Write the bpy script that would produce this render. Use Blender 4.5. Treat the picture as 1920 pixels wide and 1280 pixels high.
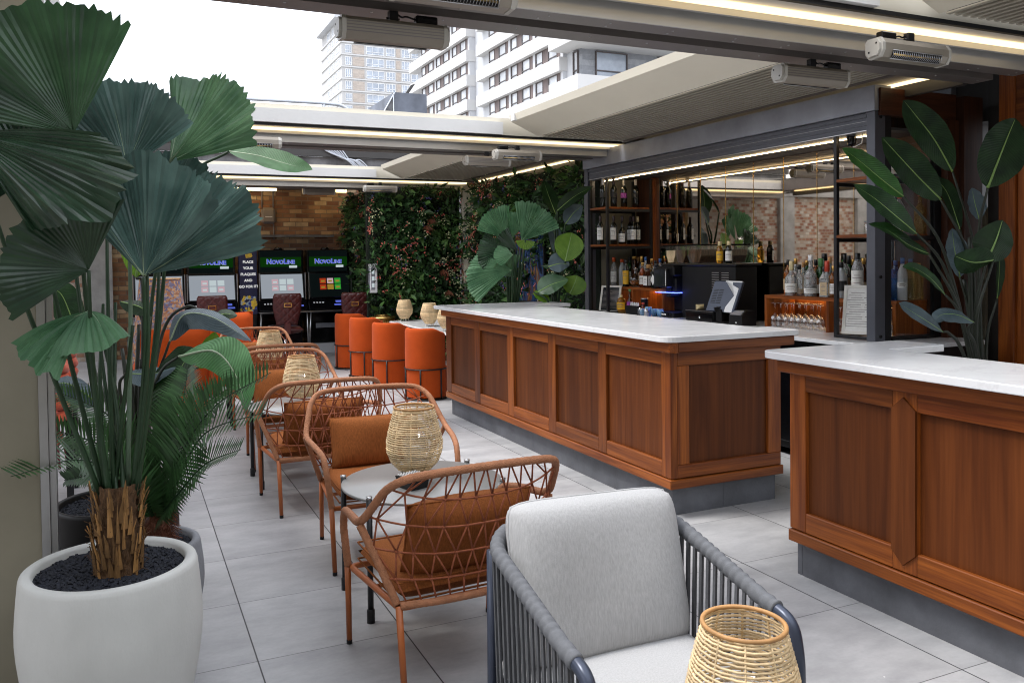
import bpy, math, random
from mathutils import Vector, Matrix
random.seed(7)
V=Vector; R=math.radians; PI=math.pi
D=bpy.data; S=bpy.context.scene; C=S.collection
for o in list(D.objects): D.objects.remove(o)

# ---------------------------------------------------------------- camera
FPX,YAW,PIT,ROL,CAMH=1542.5,.4149,-.0257,-.0123,1.5626
cam=D.cameras.new('camera'); co=D.objects.new('camera',cam); C.objects.link(co); S.camera=co
_f=V((math.sin(YAW)*math.cos(PIT),math.cos(YAW)*math.cos(PIT),math.sin(PIT)))
_r0=V((math.cos(YAW),-math.sin(YAW),0)); _u0=_r0.cross(_f)
_rt=math.cos(ROL)*_r0+math.sin(ROL)*_u0; _up=-math.sin(ROL)*_r0+math.cos(ROL)*_u0
co.matrix_world=Matrix(((_rt.x,_up.x,-_f.x,0),(_rt.y,_up.y,-_f.y,0),(_rt.z,_up.z,-_f.z,CAMH),(0,0,0,1)))
cam.sensor_width=36; cam.lens=36*FPX/1920; cam.shift_x=44/1920; cam.shift_y=-115.4/1920
cam.clip_start=.05; cam.clip_end=900
cam.dof.use_dof=True; cam.dof.focus_distance=5.2; cam.dof.aperture_fstop=18
def px(x,y,d):
    """a point d metres in front of the lens, seen at photograph pixel x,y"""
    return V((0,0,CAMH))+d*(_f+_rt*((x-916)/FPX)-_up*((y-524.6)/FPX))

# ---------------------------------------------------------------- sky, sun, exposure
SUN_EL,SUN_AZ=R(62),R(-70)      # azimuth from +Y towards +X
w=D.worlds.new('World'); S.world=w; w.use_nodes=True
nt=w.node_tree; bg=nt.nodes['Background']
sky=nt.nodes.new('ShaderNodeTexSky'); sky.sky_type='NISHITA'; sky.sun_disc=False
sky.sun_elevation=SUN_EL; sky.sun_rotation=SUN_AZ; sky.air_density=1.0; sky.dust_density=4; sky.ozone_density=1
hs=nt.nodes.new('ShaderNodeHueSaturation'); hs.inputs['Saturation'].default_value=.35; hs.inputs['Value'].default_value=1.0
mx=nt.nodes.new('ShaderNodeMixRGB'); mx.inputs[0].default_value=.7; mx.inputs[2].default_value=(9.6,10.0,10.9,1)
nt.links.new(sky.outputs[0],hs.inputs['Color']); nt.links.new(hs.outputs[0],mx.inputs[1]); nt.links.new(mx.outputs[0],bg.inputs[0])
bg.inputs[1].default_value=.15
sl=D.lights.new('sun','SUN'); sl.energy=1.5; sl.angle=R(14); sl.color=(1,.97,.93)
so=D.objects.new('sun',sl); C.objects.link(so)
sd=V((math.sin(SUN_AZ)*math.cos(SUN_EL),math.cos(SUN_AZ)*math.cos(SUN_EL),math.sin(SUN_EL)))
so.rotation_euler=(-sd).to_track_quat('-Z','Y').to_euler(); so.location=sd*60
S.view_settings.view_transform='Standard'; S.view_settings.look='None'; S.view_settings.gamma=1
S.view_settings.exposure=.90
S.render.engine='CYCLES'
cy=S.cycles; cy.max_bounces=8; cy.diffuse_bounces=3; cy.glossy_bounces=4; cy.transmission_bounces=6; cy.transparent_max_bounces=12
cy.caustics_reflective=False; cy.caustics_refractive=False; cy.use_denoising=True; cy.sample_clamp_indirect=6; cy.filter_width=1.05

# ---------------------------------------------------------------- materials
MAT={}
def nodes(name):
    m=D.materials.new(name); m.use_nodes=True; n=m.node_tree; n.nodes.clear()
    out=n.nodes.new('ShaderNodeOutputMaterial'); b=n.nodes.new('ShaderNodeBsdfPrincipled')
    n.links.new(b.outputs[0],out.inputs[0]); MAT[name]=m
    return m,n,b,out
def N(n,t,**k):
    x=n.nodes.new('ShaderNode'+t)
    for a,v in k.items():
        if a in('i',):
            for kk,vv in v.items(): x.inputs[kk].default_value=vv
        else: setattr(x,a,v)
    return x
def c4(c,f=1): return (min(1,c[0]*f),min(1,c[1]*f),min(1,c[2]*f),1)
def mat(name,col,rough=.5,metal=0,var=.15,scale=6,bump=0,bs=60,stretch=(1,1,1),rnd=0,spec=.5,detail=4,trans=0,coat=0,sheen=0,ramp=None,rvar=0,col2=None):
    m,n,b,out=nodes(name)
    tc=N(n,'TexCoord'); mp=N(n,'Mapping'); mp.inputs['Scale'].default_value=stretch
    n.links.new(tc.outputs['Object'],mp.inputs[0])
    vec=mp.outputs[0]
    if rnd:
        at=N(n,'Attribute',attribute_name='rnd')
        ad=N(n,'VectorMath',operation='ADD'); mu=N(n,'VectorMath',operation='SCALE',i={'Scale':37.0})
        n.links.new(at.outputs['Color'],mu.inputs[0]); n.links.new(vec,ad.inputs[0]); n.links.new(mu.outputs[0],ad.inputs[1]); vec=ad.outputs[0]
    nz=N(n,'TexNoise',i={'Scale':scale,'Detail':detail,'Roughness':.6}); n.links.new(vec,nz.inputs['Vector'])
    cr=N(n,'ValToRGB'); e=cr.color_ramp.elements
    e[0].position=.3; e[1].position=.7; e[0].color=c4(col,1-var); e[1].color=c4(col2 or col,1+var)
    n.links.new(nz.outputs['Fac'],cr.inputs[0]); colout=cr.outputs[0]
    if rnd:
        hv=N(n,'HueSaturation'); mr=N(n,'MapRange',i={'To Min':1-rnd,'To Max':1+rnd}); n.links.new(at.outputs['Fac'],mr.inputs[0])
        n.links.new(mr.outputs[0],hv.inputs['Value']); n.links.new(colout,hv.inputs['Color']); colout=hv.outputs[0]
    n.links.new(colout,b.inputs['Base Color'])
    b.inputs['Roughness'].default_value=rough; b.inputs['Metallic'].default_value=metal; b.inputs['Specular IOR Level'].default_value=spec
    if rvar:
        mr2=N(n,'MapRange',i={'To Min':rough-rvar,'To Max':rough+rvar}); n.links.new(nz.outputs['Fac'],mr2.inputs[0]); n.links.new(mr2.outputs[0],b.inputs['Roughness'])
    if coat: b.inputs['Coat Weight'].default_value=coat; b.inputs['Coat Roughness'].default_value=.15
    if sheen: b.inputs['Sheen Weight'].default_value=sheen
    if bump:
        n2=N(n,'TexNoise',i={'Scale':bs,'Detail':3}); n.links.new(vec,n2.inputs['Vector'])
        bp=N(n,'Bump',i={'Strength':bump,'Distance':.01}); n.links.new(n2.outputs['Fac'],bp.inputs['Height']); n.links.new(bp.outputs[0],b.inputs['Normal'])
    if trans:
        tr=N(n,'BsdfTranslucent'); ms=N(n,'MixShader',i={0:trans}); n.links.new(colout,tr.inputs[0])
        n.links.new(b.outputs[0],ms.inputs[1]); n.links.new(tr.outputs[0],ms.inputs[2]); n.links.new(ms.outputs[0],out.inputs[0])
    return m
def emit(name,col,s):
    m,n,b,out=nodes(name); e=N(n,'Emission',i={0:(*col,1),1:s}); n.links.new(e.outputs[0],out.inputs[0]); return m
def glassy(name,tint=(1,1,1),rough=.03,fac=.12):
    """thin-walled glass: see-through with a fresnel reflection"""
    m,n,b,out=nodes(name); n.nodes.remove(b)
    t=N(n,'BsdfTransparent',i={0:(*tint,1)}); g=N(n,'BsdfGlossy',i={'Roughness':rough}); lw=N(n,'LayerWeight',i={0:.35})
    mr=N(n,'MapRange',i={'To Min':fac*.5,'To Max':min(1,fac*5)}); n.links.new(lw.outputs['Facing'],mr.inputs[0])
    ms=N(n,'MixShader'); n.links.new(mr.outputs[0],ms.inputs[0]); n.links.new(t.outputs[0],ms.inputs[1]); n.links.new(g.outputs[0],ms.inputs[2]); n.links.new(ms.outputs[0],out.inputs[0])
    return m
def wood(name,c1,c2,axis,rough=.40,sc=1.0,fig=1.0,spec=.28,grain=.5):
    m,n,b,out=nodes(name)
    tc=N(n,'TexCoord'); at=N(n,'Attribute',attribute_name='rnd')
    mu=N(n,'VectorMath',operation='SCALE',i={'Scale':41.0}); ad=N(n,'VectorMath',operation='ADD')
    n.links.new(at.outputs['Color'],mu.inputs[0]); n.links.new(tc.outputs['Object'],ad.inputs[0]); n.links.new(mu.outputs[0],ad.inputs[1])
    mp=N(n,'Mapping'); s=[16*sc]*3; s[axis]=.9*sc; mp.inputs['Scale'].default_value=s; n.links.new(ad.outputs[0],mp.inputs[0])
    n1=N(n,'TexNoise',i={'Scale':1.0,'Detail':5,'Roughness':.55,'Distortion':.9*fig}); n.links.new(mp.outputs[0],n1.inputs['Vector'])
    mp2=N(n,'Mapping'); s=[140*sc]*3; s[axis]=4*sc; mp2.inputs['Scale'].default_value=s; n.links.new(ad.outputs[0],mp2.inputs[0])
    n2=N(n,'TexNoise',i={'Scale':1.0,'Detail':2}); n.links.new(mp2.outputs[0],n2.inputs['Vector'])
    cr=N(n,'ValToRGB'); e=cr.color_ramp.elements; e[0].position=.32; e[1].position=.68; e[0].color=c4(c1); e[1].color=c4(c2); n.links.new(n1.outputs['Fac'],cr.inputs[0])
    mm=N(n,'MixRGB',blend_type='MULTIPLY',i={0:grain}); n.links.new(cr.outputs[0],mm.inputs[1])
    c2r=N(n,'ValToRGB'); c2r.color_ramp.elements[0].position=.35; c2r.color_ramp.elements[0].color=(.45,.4,.36,1); c2r.color_ramp.elements[1].position=.6; n.links.new(n2.outputs['Fac'],c2r.inputs[0]); n.links.new(c2r.outputs[0],mm.inputs[2])
    hv=N(n,'HueSaturation'); mr=N(n,'MapRange',i={'To Min':.72,'To Max':1.3}); n.links.new(at.outputs['Fac'],mr.inputs[0]); n.links.new(mr.outputs[0],hv.inputs['Value']); n.links.new(mm.outputs[0],hv.inputs['Color'])
    n.links.new(hv.outputs[0],b.inputs['Base Color'])
    b.inputs['Roughness'].default_value=rough; b.inputs['Specular IOR Level'].default_value=spec
    bp=N(n,'Bump',i={'Strength':.12,'Distance':.004}); n.links.new(n2.outputs['Fac'],bp.inputs['Height']); n.links.new(bp.outputs[0],b.inputs['Normal'])
    return m
def brick(name,cols,mortar,bw=.22,bh=.075,plane='XZ',dirt=.5):
    m,n,b,out=nodes(name)
    tc=N(n,'TexCoord'); sx=N(n,'SeparateXYZ'); cb=N(n,'CombineXYZ'); n.links.new(tc.outputs['Object'],sx.inputs[0])
    n.links.new(sx.outputs[0 if plane[0]=='X' else 1],cb.inputs[0]); n.links.new(sx.outputs[2],cb.inputs[1])
    nd=N(n,'TexNoise',i={'Scale':5,'Detail':2}); n.links.new(cb.outputs[0],nd.inputs['Vector'])
    am=N(n,'VectorMath',operation='MULTIPLY_ADD'); am.inputs[1].default_value=(.012,.012,0); n.links.new(nd.outputs['Color'],am.inputs[0]); n.links.new(cb.outputs[0],am.inputs[2])
    # per-brick random number from the brick cell
    def mth(op,a,bv=None):
        x=N(n,'Math',operation=op)
        if hasattr(a,'node'): n.links.new(a,x.inputs[0])
        else: x.inputs[0].default_value=a
        if bv is not None:
            if hasattr(bv,'node'): n.links.new(bv,x.inputs[1])
            else: x.inputs[1].default_value=bv
        return x.outputs[0]
    s2=N(n,'SeparateXYZ'); n.links.new(am.outputs[0],s2.inputs[0])
    row=mth('FLOOR',mth('DIVIDE',s2.outputs[1],bh)); off=mth('MULTIPLY',mth('MODULO',row,2),.5)
    fx=mth('ADD',mth('DIVIDE',s2.outputs[0],bw),off); col=mth('FLOOR',fx)
    ux=mth('SUBTRACT',fx,col); uy=mth('SUBTRACT',mth('DIVIDE',s2.outputs[1],bh),row)
    ex=mth('MULTIPLY',mth('MINIMUM',ux,mth('SUBTRACT',1,ux)),bw); ey=mth('MULTIPLY',mth('MINIMUM',uy,mth('SUBTRACT',1,uy)),bh)
    edge=mth('MINIMUM',ex,ey)
    cv=N(n,'CombineXYZ'); n.links.new(col,cv.inputs[0]); n.links.new(row,cv.inputs[1])
    wn=N(n,'TexWhiteNoise',noise_dimensions='3D'); n.links.new(cv.outputs[0],wn.inputs['Vector'])
    cr=N(n,'ValToRGB'); cr.color_ramp.interpolation='CONSTANT'
    els=cr.color_ramp.elements
    for i,c in enumerate(cols):
        e=els[i] if i<2 else els.new(i/len(cols))
        e.position=i/len(cols); e.color=c4(c)
    n.links.new(wn.outputs['Value'],cr.inputs[0])
    ng=N(n,'TexNoise',i={'Scale':2.2,'Detail':6,'Roughness':.7}); n.links.new(cb.outputs[0],ng.inputs['Vector'])
    dm=N(n,'MapRange',i={'From Min':.3,'From Max':.7,'To Min':1-dirt,'To Max':1.15}); n.links.new(ng.outputs['Fac'],dm.inputs[0])
    hv=N(n,'HueSaturation'); n.links.new(cr.outputs[0],hv.inputs['Color']); n.links.new(dm.outputs[0],hv.inputs['Value'])
    mk=N(n,'MapRange',i={'From Min':.004,'From Max':.008}); n.links.new(edge,mk.inputs[0])
    mx=N(n,'MixRGB'); mx.inputs[1].default_value=c4(mortar); n.links.new(mk.outputs[0],mx.inputs[0]); n.links.new(hv.outputs[0],mx.inputs[2])
    n.links.new(mx.outputs[0],b.inputs['Base Color']); b.inputs['Roughness'].default_value=.85
    bp=N(n,'Bump',i={'Strength':.6,'Distance':.008}); ad=mth('ADD',mk.outputs[0],mth('MULTIPLY',ng.outputs['Fac'],.6)); n.links.new(ad,bp.inputs['Height']); n.links.new(bp.outputs[0],b.inputs['Normal'])
    return m
def leafmat(name,c1,c2,rough=.45,trans=.25,ribs=26,spec=.32,ribamt=.35):
    m,n,b,out=nodes(name)
    uv=N(n,'UVMap'); sx=N(n,'SeparateXYZ'); n.links.new(uv.outputs[0],sx.inputs[0])
    tc=N(n,'TexCoord'); nz=N(n,'TexNoise',i={'Scale':9,'Detail':4}); n.links.new(tc.outputs['Object'],nz.inputs['Vector'])
    cr=N(n,'ValToRGB'); e=cr.color_ramp.elements; e[0].position=.3; e[1].position=.7; e[0].color=c4(c1); e[1].color=c4(c2); n.links.new(nz.outputs['Fac'],cr.inputs[0])
    wv=N(n,'Math',operation='MULTIPLY'); wv.inputs[1].default_value=ribs*2*PI; n.links.new(sx.outputs[0],wv.inputs[0])
    si=N(n,'Math',operation='SINE'); n.links.new(wv.outputs[0],si.inputs[0])
    mr=N(n,'MapRange',i={'From Min':-1,'From Max':1,'To Min':1-ribamt,'To Max':1+ribamt*.6}); n.links.new(si.outputs[0],mr.inputs[0])
    at=N(n,'Attribute',attribute_name='rnd'); m2=N(n,'MapRange',i={'To Min':.75,'To Max':1.3}); n.links.new(at.outputs['Fac'],m2.inputs[0])
    mm=N(n,'Math',operation='MULTIPLY'); n.links.new(mr.outputs[0],mm.inputs[0]); n.links.new(m2.outputs[0],mm.inputs[1])
    hv=N(n,'HueSaturation'); n.links.new(cr.outputs[0],hv.inputs['Color']); n.links.new(mm.outputs[0],hv.inputs['Value'])
    n.links.new(hv.outputs[0],b.inputs['Base Color']); b.inputs['Roughness'].default_value=rough; b.inputs['Specular IOR Level'].default_value=spec
    bp=N(n,'Bump',i={'Strength':.25,'Distance':.003}); n.links.new(si.outputs[0],bp.inputs['Height']); n.links.new(bp.outputs[0],b.inputs['Normal'])
    tr=N(n,'BsdfTranslucent'); hv2=N(n,'HueSaturation',i={'Value':1.4,'Saturation':1.2}); n.links.new(hv.outputs[0],hv2.inputs['Color']); n.links.new(hv2.outputs[0],tr.inputs[0])
    ms=N(n,'MixShader',i={0:trans}); n.links.new(b.outputs[0],ms.inputs[1]); n.links.new(tr.outputs[0],ms.inputs[2]); n.links.new(ms.outputs[0],out.inputs[0])
    return m
def floor_mat():
    m,n,b,out=nodes('tile')
    tc=N(n,'TexCoord'); sx=N(n,'SeparateXYZ'); n.links.new(tc.outputs['Object'],sx.inputs[0])
    def mth(op,a,bv=None):
        x=N(n,'Math',operation=op)
        for k,q in ((0,a),(1,bv)):
            if q is None: continue
            if hasattr(q,'node'): n.links.new(q,x.inputs[k])
            else: x.inputs[k].default_value=q
        return x.outputs[0]
    def cell(o,off):
        f=mth('DIVIDE',mth('SUBTRACT',o,off),.6); c=mth('FLOOR',f); u=mth('SUBTRACT',f,c)
        return c,mth('MULTIPLY',mth('MINIMUM',u,mth('SUBTRACT',1,u)),.6)
    cx,ex=cell(sx.outputs[0],.4402); cyy,ey=cell(sx.outputs[1],3.2822)
    gx=N(n,'MapRange',i={'From Min':.0016,'From Max':.0036}); n.links.new(ex,gx.inputs[0])
    gy=N(n,'MapRange',i={'From Min':.0008,'From Max':.0024}); n.links.new(ey,gy.inputs[0])
    cv=N(n,'CombineXYZ'); n.links.new(cx,cv.inputs[0]); n.links.new(cyy,cv.inputs[1])
    wn=N(n,'TexWhiteNoise',noise_dimensions='3D'); n.links.new(cv.outputs[0],wn.inputs['Vector'])
    ad=N(n,'VectorMath',operation='MULTIPLY_ADD'); ad.inputs[1].default_value=(9,9,9); n.links.new(wn.outputs['Color'],ad.inputs[0]); n.links.new(tc.outputs['Object'],ad.inputs[2])
    mp=N(n,'Mapping'); mp.inputs['Scale'].default_value=(1,2.2,1); n.links.new(ad.outputs[0],mp.inputs[0])
    nz=N(n,'TexNoise',i={'Scale':3.2,'Detail':8,'Roughness':.68}); n.links.new(mp.outputs[0],nz.inputs['Vector'])
    nf=N(n,'TexNoise',i={'Scale':60,'Detail':3}); n.links.new(ad.outputs[0],nf.inputs['Vector'])
    ns=N(n,'TexNoise',i={'Scale':1.1,'Detail':3}); n.links.new(tc.outputs['Object'],ns.inputs['Vector'])
    cr=N(n,'ValToRGB'); e=cr.color_ramp.elements; e[0].position=.28; e[1].position=.72; e[0].color=(.30,.303,.315,1); e[1].color=(.475,.475,.482,1); n.links.new(nz.outputs['Fac'],cr.inputs[0])
    v=mth('MULTIPLY',mth('ADD',.93,mth('MULTIPLY',wn.outputs['Value'],.14)),mth('ADD',.93,mth('MULTIPLY',nf.outputs['Fac'],.14)))
    sm=N(n,'MapRange',i={'From Min':.3,'From Max':.62,'To Min':.80,'To Max':1.04}); n.links.new(ns.outputs['Fac'],sm.inputs[0])
    v=mth('MULTIPLY',v,sm.outputs[0])
    hv=N(n,'HueSaturation'); n.links.new(cr.outputs[0],hv.inputs['Color']); n.links.new(v,hv.inputs['Value'])
    m1=N(n,'MixRGB'); m1.inputs[1].default_value=(.012,.012,.014,1); n.links.new(gx.outputs[0],m1.inputs[0])
    m2=N(n,'MixRGB'); m2.inputs[1].default_value=(.07,.07,.072,1); n.links.new(gy.outputs[0],m2.inputs[0])
    vo=N(n,'TexVoronoi',i={'Scale':5.5}); n.links.new(tc.outputs['Object'],vo.inputs['Vector']); vs_=N(n,'SeparateXYZ'); n.links.new(vo.outputs['Color'],vs_.inputs[0])
    spk=mth('MULTIPLY',mth('LESS_THAN',vo.outputs['Distance'],mth('MULTIPLY',vs_.outputs[1],.032)),mth('GREATER_THAN',vs_.outputs[0],.86))
    m0=N(n,'MixRGB'); m0.inputs[2].default_value=(.72,.72,.70,1); n.links.new(spk,m0.inputs[0]); n.links.new(hv.outputs[0],m0.inputs[1])
    n.links.new(m0.outputs[0],m2.inputs[2]); n.links.new(m2.outputs[0],m1.inputs[2]); n.links.new(m1.outputs[0],b.inputs['Base Color'])
    rr=N(n,'MapRange',i={'To Min':.36,'To Max':.58}); n.links.new(nz.outputs['Fac'],rr.inputs[0]); n.links.new(rr.outputs[0],b.inputs['Roughness'])
    bp=N(n,'Bump',i={'Strength':.5,'Distance':.002}); hh=mth('MULTIPLY',gx.outputs[0],gy.outputs[0]); n.links.new(hh,bp.inputs['Height']); n.links.new(bp.outputs[0],b.inputs['Normal'])
    return m
floor_mat()
WD1,WD2=(.12,.027,.005),(.31,.088,.014)
PD1,PD2=(.074,.019,.0042),(.142,.040,.0088)
for ax,s in ((0,'x'),(1,'y'),(2,'z')): wood('wood_'+s,WD1,WD2,ax)
wood('panel_z',PD1,PD2,2,rough=.5,sc=.55,spec=.18,grain=.28,fig=1.4); wood('panel_y',PD1,PD2,1,rough=.42,sc=.9)
wood('darkwood_z',(.03,.011,.006),(.07,.024,.011),2); wood('darkwood_x',(.03,.011,.006),(.07,.024,.011),0)
mat('kick',(.105,.11,.125),.6,var=.3,scale=5,bump=.15,rvar=.12)
m,n,b,out=nodes('quartz'); tc=N(n,'TexCoord'); nz=N(n,'TexNoise',i={'Scale':1.3,'Detail':7,'Roughness':.62,'Distortion':1.3}); n.links.new(tc.outputs['Object'],nz.inputs['Vector'])
a1=N(n,'Math',operation='SUBTRACT'); a1.inputs[1].default_value=.5; a2=N(n,'Math',operation='ABSOLUTE'); n.links.new(nz.outputs['Fac'],a1.inputs[0]); n.links.new(a1.outputs[0],a2.inputs[0])
cr=N(n,'ValToRGB'); e=cr.color_ramp.elements; e[0].position=.0; e[0].color=(.655,.657,.67,1); e[1].position=.022; e[1].color=(.71,.715,.73,1); n.links.new(a2.outputs[0],cr.inputs[0]); n.links.new(cr.outputs[0],b.inputs['Base Color'])
n3=N(n,'TexNoise',i={'Scale':7,'Detail':5}); n.links.new(tc.outputs['Object'],n3.inputs['Vector']); mr=N(n,'MapRange',i={'To Min':.06,'To Max':.2}); n.links.new(n3.outputs['Fac'],mr.inputs[0]); n.links.new(mr.outputs[0],b.inputs['Roughness'])
mat('cream',(.66,.61,.50),.45,var=.04,scale=2); mat('creamlight',(.62,.61,.59),.42,var=.04,scale=2)
mat('louvre_lip',(.34,.31,.25),.45,var=.05,scale=2); mat('beam_silver',(.46,.455,.45),.35,metal=.3,var=.05,scale=2); mat('beam_brown',(.17,.15,.14),.4,metal=.3,var=.08,scale=2); mat('beam_dark',(.035,.032,.03),.5,var=.1)  # louvre_lip: blade cream darkened to paint the shaded underside
mat('black',(.006,.006,.007),.45,var=.2,spec=.3); mat('blackgloss',(.004,.004,.005),.15,spec=.35,var=.1); mat('blackmetal',(.018,.018,.02),.35,metal=.4,var=.1)
mat('steelgrey',(.29,.305,.35),.42,metal=.35,var=.22,scale=3,rvar=.1); mat('postgrey',(.09,.095,.115),.4,metal=.3,var=.08)
mat('steel',(.42,.42,.43),.32,metal=1,var=.06); mat('chrome',(.75,.75,.76),.12,metal=1,var=.02); mat('gold',(.75,.48,.16),.25,metal=1,var=.1); mat('brass',(.55,.38,.15),.3,metal=1,var=.1)
mat('heater_body',(.25,.22,.18),.4,metal=.2,var=.04); mat('heater_cap',(.40,.38,.34),.4,var=.03)
mat('terracotta_rope',(.36,.15,.07),.75,var=.18,scale=40,bump=.6,bs=220); mat('orange_metal',(.36,.098,.022),.45,var=.1); mat('net_rope',(.28,.075,.028),.75,var=.2,scale=60,bump=.4,bs=300)
mat('rust_fabric',(.235,.075,.020),.9,spec=.15,var=.30,scale=70,stretch=(3,3,.2),bump=.35,bs=300)
mat('orange_velvet',(.43,.062,.008),.9,var=.08,scale=6,spec=.15,sheen=.05,bump=.12,bs=500); mat('red_braid',(.45,.06,.015),.85,var=.15,scale=20,sheen=.2)
mat('magenta_metal',(.17,.022,.035),.45,var=.1)
mat('grey_fabric',(.43,.43,.435),.92,var=.13,scale=70,stretch=(3,3,.22),bump=.3,bs=300,spec=.2,sheen=.1); mat('grey_strap',(.085,.088,.097),.75,var=.15,scale=30,bump=.3,bs=200); mat('grey_wrap',(.115,.12,.132),.8,var=.12,scale=60,bump=.12,bs=300); mat('bluegrey_metal',(.045,.055,.085),.32,metal=.3,var=.1)
mat('table_top',(.25,.25,.247),.32,metal=.25,var=.06,scale=3)
mat('rattan',(.70,.53,.31),.6,var=.25,scale=14,rnd=.25,bump=.2,bs=120); mat('rattan_rim',(.42,.22,.08),.55,var=.25,scale=14); mat('candle',(.85,.83,.78),.5,var=.03); mat('whitefeet',(.7,.68,.62),.5,var=.05)
mat('planter_white',(.56,.565,.545),.72,var=.085,scale=3.5,stretch=(1,1,.55),bump=.10,bs=120,detail=9,rvar=.08); mat('planter_grey',(.24,.25,.275),.7,var=.15,scale=6,bump=.25,bs=90); mat('planter_black',(.006,.006,.007),.5,var=.2,spec=.25)
mat('soil',(.012,.014,.022),.95,var=.6,scale=60,bump=1,bs=90)
mat('trunk',(.10,.05,.02),.9,var=.5,scale=20,stretch=(4,4,.7),bump=.7,bs=60); mat('stub',(.24,.125,.04),.75,var=.45,scale=14,stretch=(3,3,.6),rnd=.55,bump=.3)
mat('stem',(.020,.046,.020),.45,var=.2,scale=8,spec=.3); mat('stem_light',(.11,.17,.11),.5,var=.15,scale=8); mat('stem_dark',(.016,.022,.013),.5,var=.2)
leafmat('fan_leaf',(.007,.024,.011),(.022,.058,.026),rough=.34,spec=.5,trans=.12,ribs=0)
leafmat('fan_leaf_green',(.012,.040,.016),(.036,.092,.038),rough=.36,spec=.5,trans=.2,ribs=0)
leafmat('fan_leaf_blue',(.034,.074,.064),(.090,.160,.138),rough=.38,spec=.5,trans=.08,ribs=0)
leafmat('fan_leaf_bright',(.055,.145,.07),(.13,.26,.14),rough=.5,trans=.22,ribs=0)
leafmat('fan_leaf_mid',(.045,.115,.055),(.12,.23,.115),rough=.36,spec=.5,trans=.15,ribs=0)
leafmat('paddle_leaf',(.008,.026,.009),(.022,.062,.018),trans=.15,ribs=30,ribamt=.18)  # green darkened to paint leaves in shade, paddle_mid is the undarkened one
leafmat('paddle_mid',(.022,.07,.018),(.05,.14,.036),trans=.2,ribs=30,ribamt=.18)
leafmat('paddle_bright',(.06,.16,.06),(.12,.27,.12),rough=.5,trans=.25,ribs=30,ribamt=.2)
leafmat('paddle_lime',(.08,.17,.02),(.15,.27,.04),trans=.3,ribs=30,ribamt=.15)
leafmat('paddle_blue',(.06,.095,.115),(.13,.18,.20),rough=.5,trans=.1,ribs=34,ribamt=.22)
mat('midrib',(.20,.33,.09),.45,var=.1); mat('midrib_pale',(.33,.42,.28),.5,var=.1)
mat('pinnate',(.045,.115,.038),.42,var=.35,scale=5,rnd=.4,trans=.2)
mat('ivy',(.030,.080,.022),.5,var=.45,scale=6,rnd=.85,trans=.15); mat('ivy_light',(.085,.18,.045),.5,var=.35,scale=6,rnd=.6,trans=.2); mat('ivy_back',(.006,.012,.006),.9,var=.5)
mat('flower_coral',(.74,.19,.14),.6,var=.3,scale=20,rnd=.35,trans=.2); mat('flower_white',(.6,.6,.35),.6,var=.2,rnd=.2); mat('flower_purple',(.10,.09,.28),.6,var=.3,rnd=.4); mat('fern_brown',(.16,.05,.022),.7,var=.3,rnd=.4)
brick('brick_stock',[(.30,.15,.075),(.40,.22,.11),(.22,.10,.055),(.50,.31,.16),(.34,.16,.08),(.56,.40,.24),(.26,.12,.06)],(.19,.14,.095))
brick('brick_pale',[(.30,.14,.085),(.42,.34,.27),(.26,.11,.07),(.50,.45,.38),(.34,.19,.12),(.40,.31,.24),(.45,.38,.31)],(.33,.30,.25),bw=.115,bh=.07,dirt=.3)
brick('brick_grey',[(.25,.26,.28),(.29,.30,.32),(.22,.23,.25)],(.33,.34,.35),bw=2.4,bh=.5,dirt=.15)
brick('brick_tan',[(.42,.365,.32),(.45,.39,.34),(.39,.34,.30)],(.44,.40,.36),bw=.9,bh=.3,dirt=.1)
mat('concrete',(.30,.295,.28),.85,var=.3,scale=3,bump=.3,bs=30,detail=8); mat('concrete_dark',(.16,.16,.165),.85,var=.5,scale=4,bump=.4,bs=30,detail=8)
mat('white_render',(.54,.535,.53),.8,var=.03,scale=.3); mat('white_tower',(.47,.465,.46),.8,var=.04,scale=.2); mat('grey_render',(.50,.51,.53),.8,var=.06,scale=.3)
mat('pale_pane',(.60,.62,.65),.35,var=.3,scale=.5); mat('winframe',(.085,.07,.068),.5,var=.2); mat('brownpanel',(.13,.095,.088),.6,var=.4,scale=2,stretch=(1,1,.3)); mat('winglass',(.32,.36,.42),.1,var=.25,scale=.4); mat('towerglass',(.36,.40,.46),.2,var=.3,scale=.5); mat('whiteframe',(.78,.78,.78),.5,var=.03)
mat('tar_grey',(.14,.155,.19),.7,var=.3,scale=2,bump=.3,bs=10); mat('railing',(.52,.55,.60),.45,metal=.3,var=.05)
mat('wall_beige',(.25,.228,.168),.7,var=.08,scale=4); mat('wall_dark',(.05,.048,.048),.6,var=.1); mat('grey_box',(.22,.19,.175),.6,var=.08)
mat('burgundy',(.085,.017,.016),.3,var=.2,scale=14,spec=.6); mat('whiteplastic',(.75,.76,.77),.35,var=.03); mat('navy',(.008,.010,.055),.35,var=.15)
mat('mirror',(.68,.61,.53),.02,metal=1,var=.06,scale=14,detail=8)
mat('winebottle',(.006,.008,.006),.08,var=.2); mat('foil_white',(.55,.52,.5),.4,var=.05); mat('foil_dark',(.03,.015,.018),.35,var=.1)
mat('label_white',(.74,.73,.70),.6,var=.05,scale=60,detail=2); mat('label_yellow',(.75,.42,.02),.55,var=.12,scale=30); mat('label_tan',(.48,.36,.22),.6,var=.1); mat('label_black',(.015,.015,.015),.5,var=.1); mat('label_purple',(.28,.05,.30),.5,var=.2,scale=40)
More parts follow.
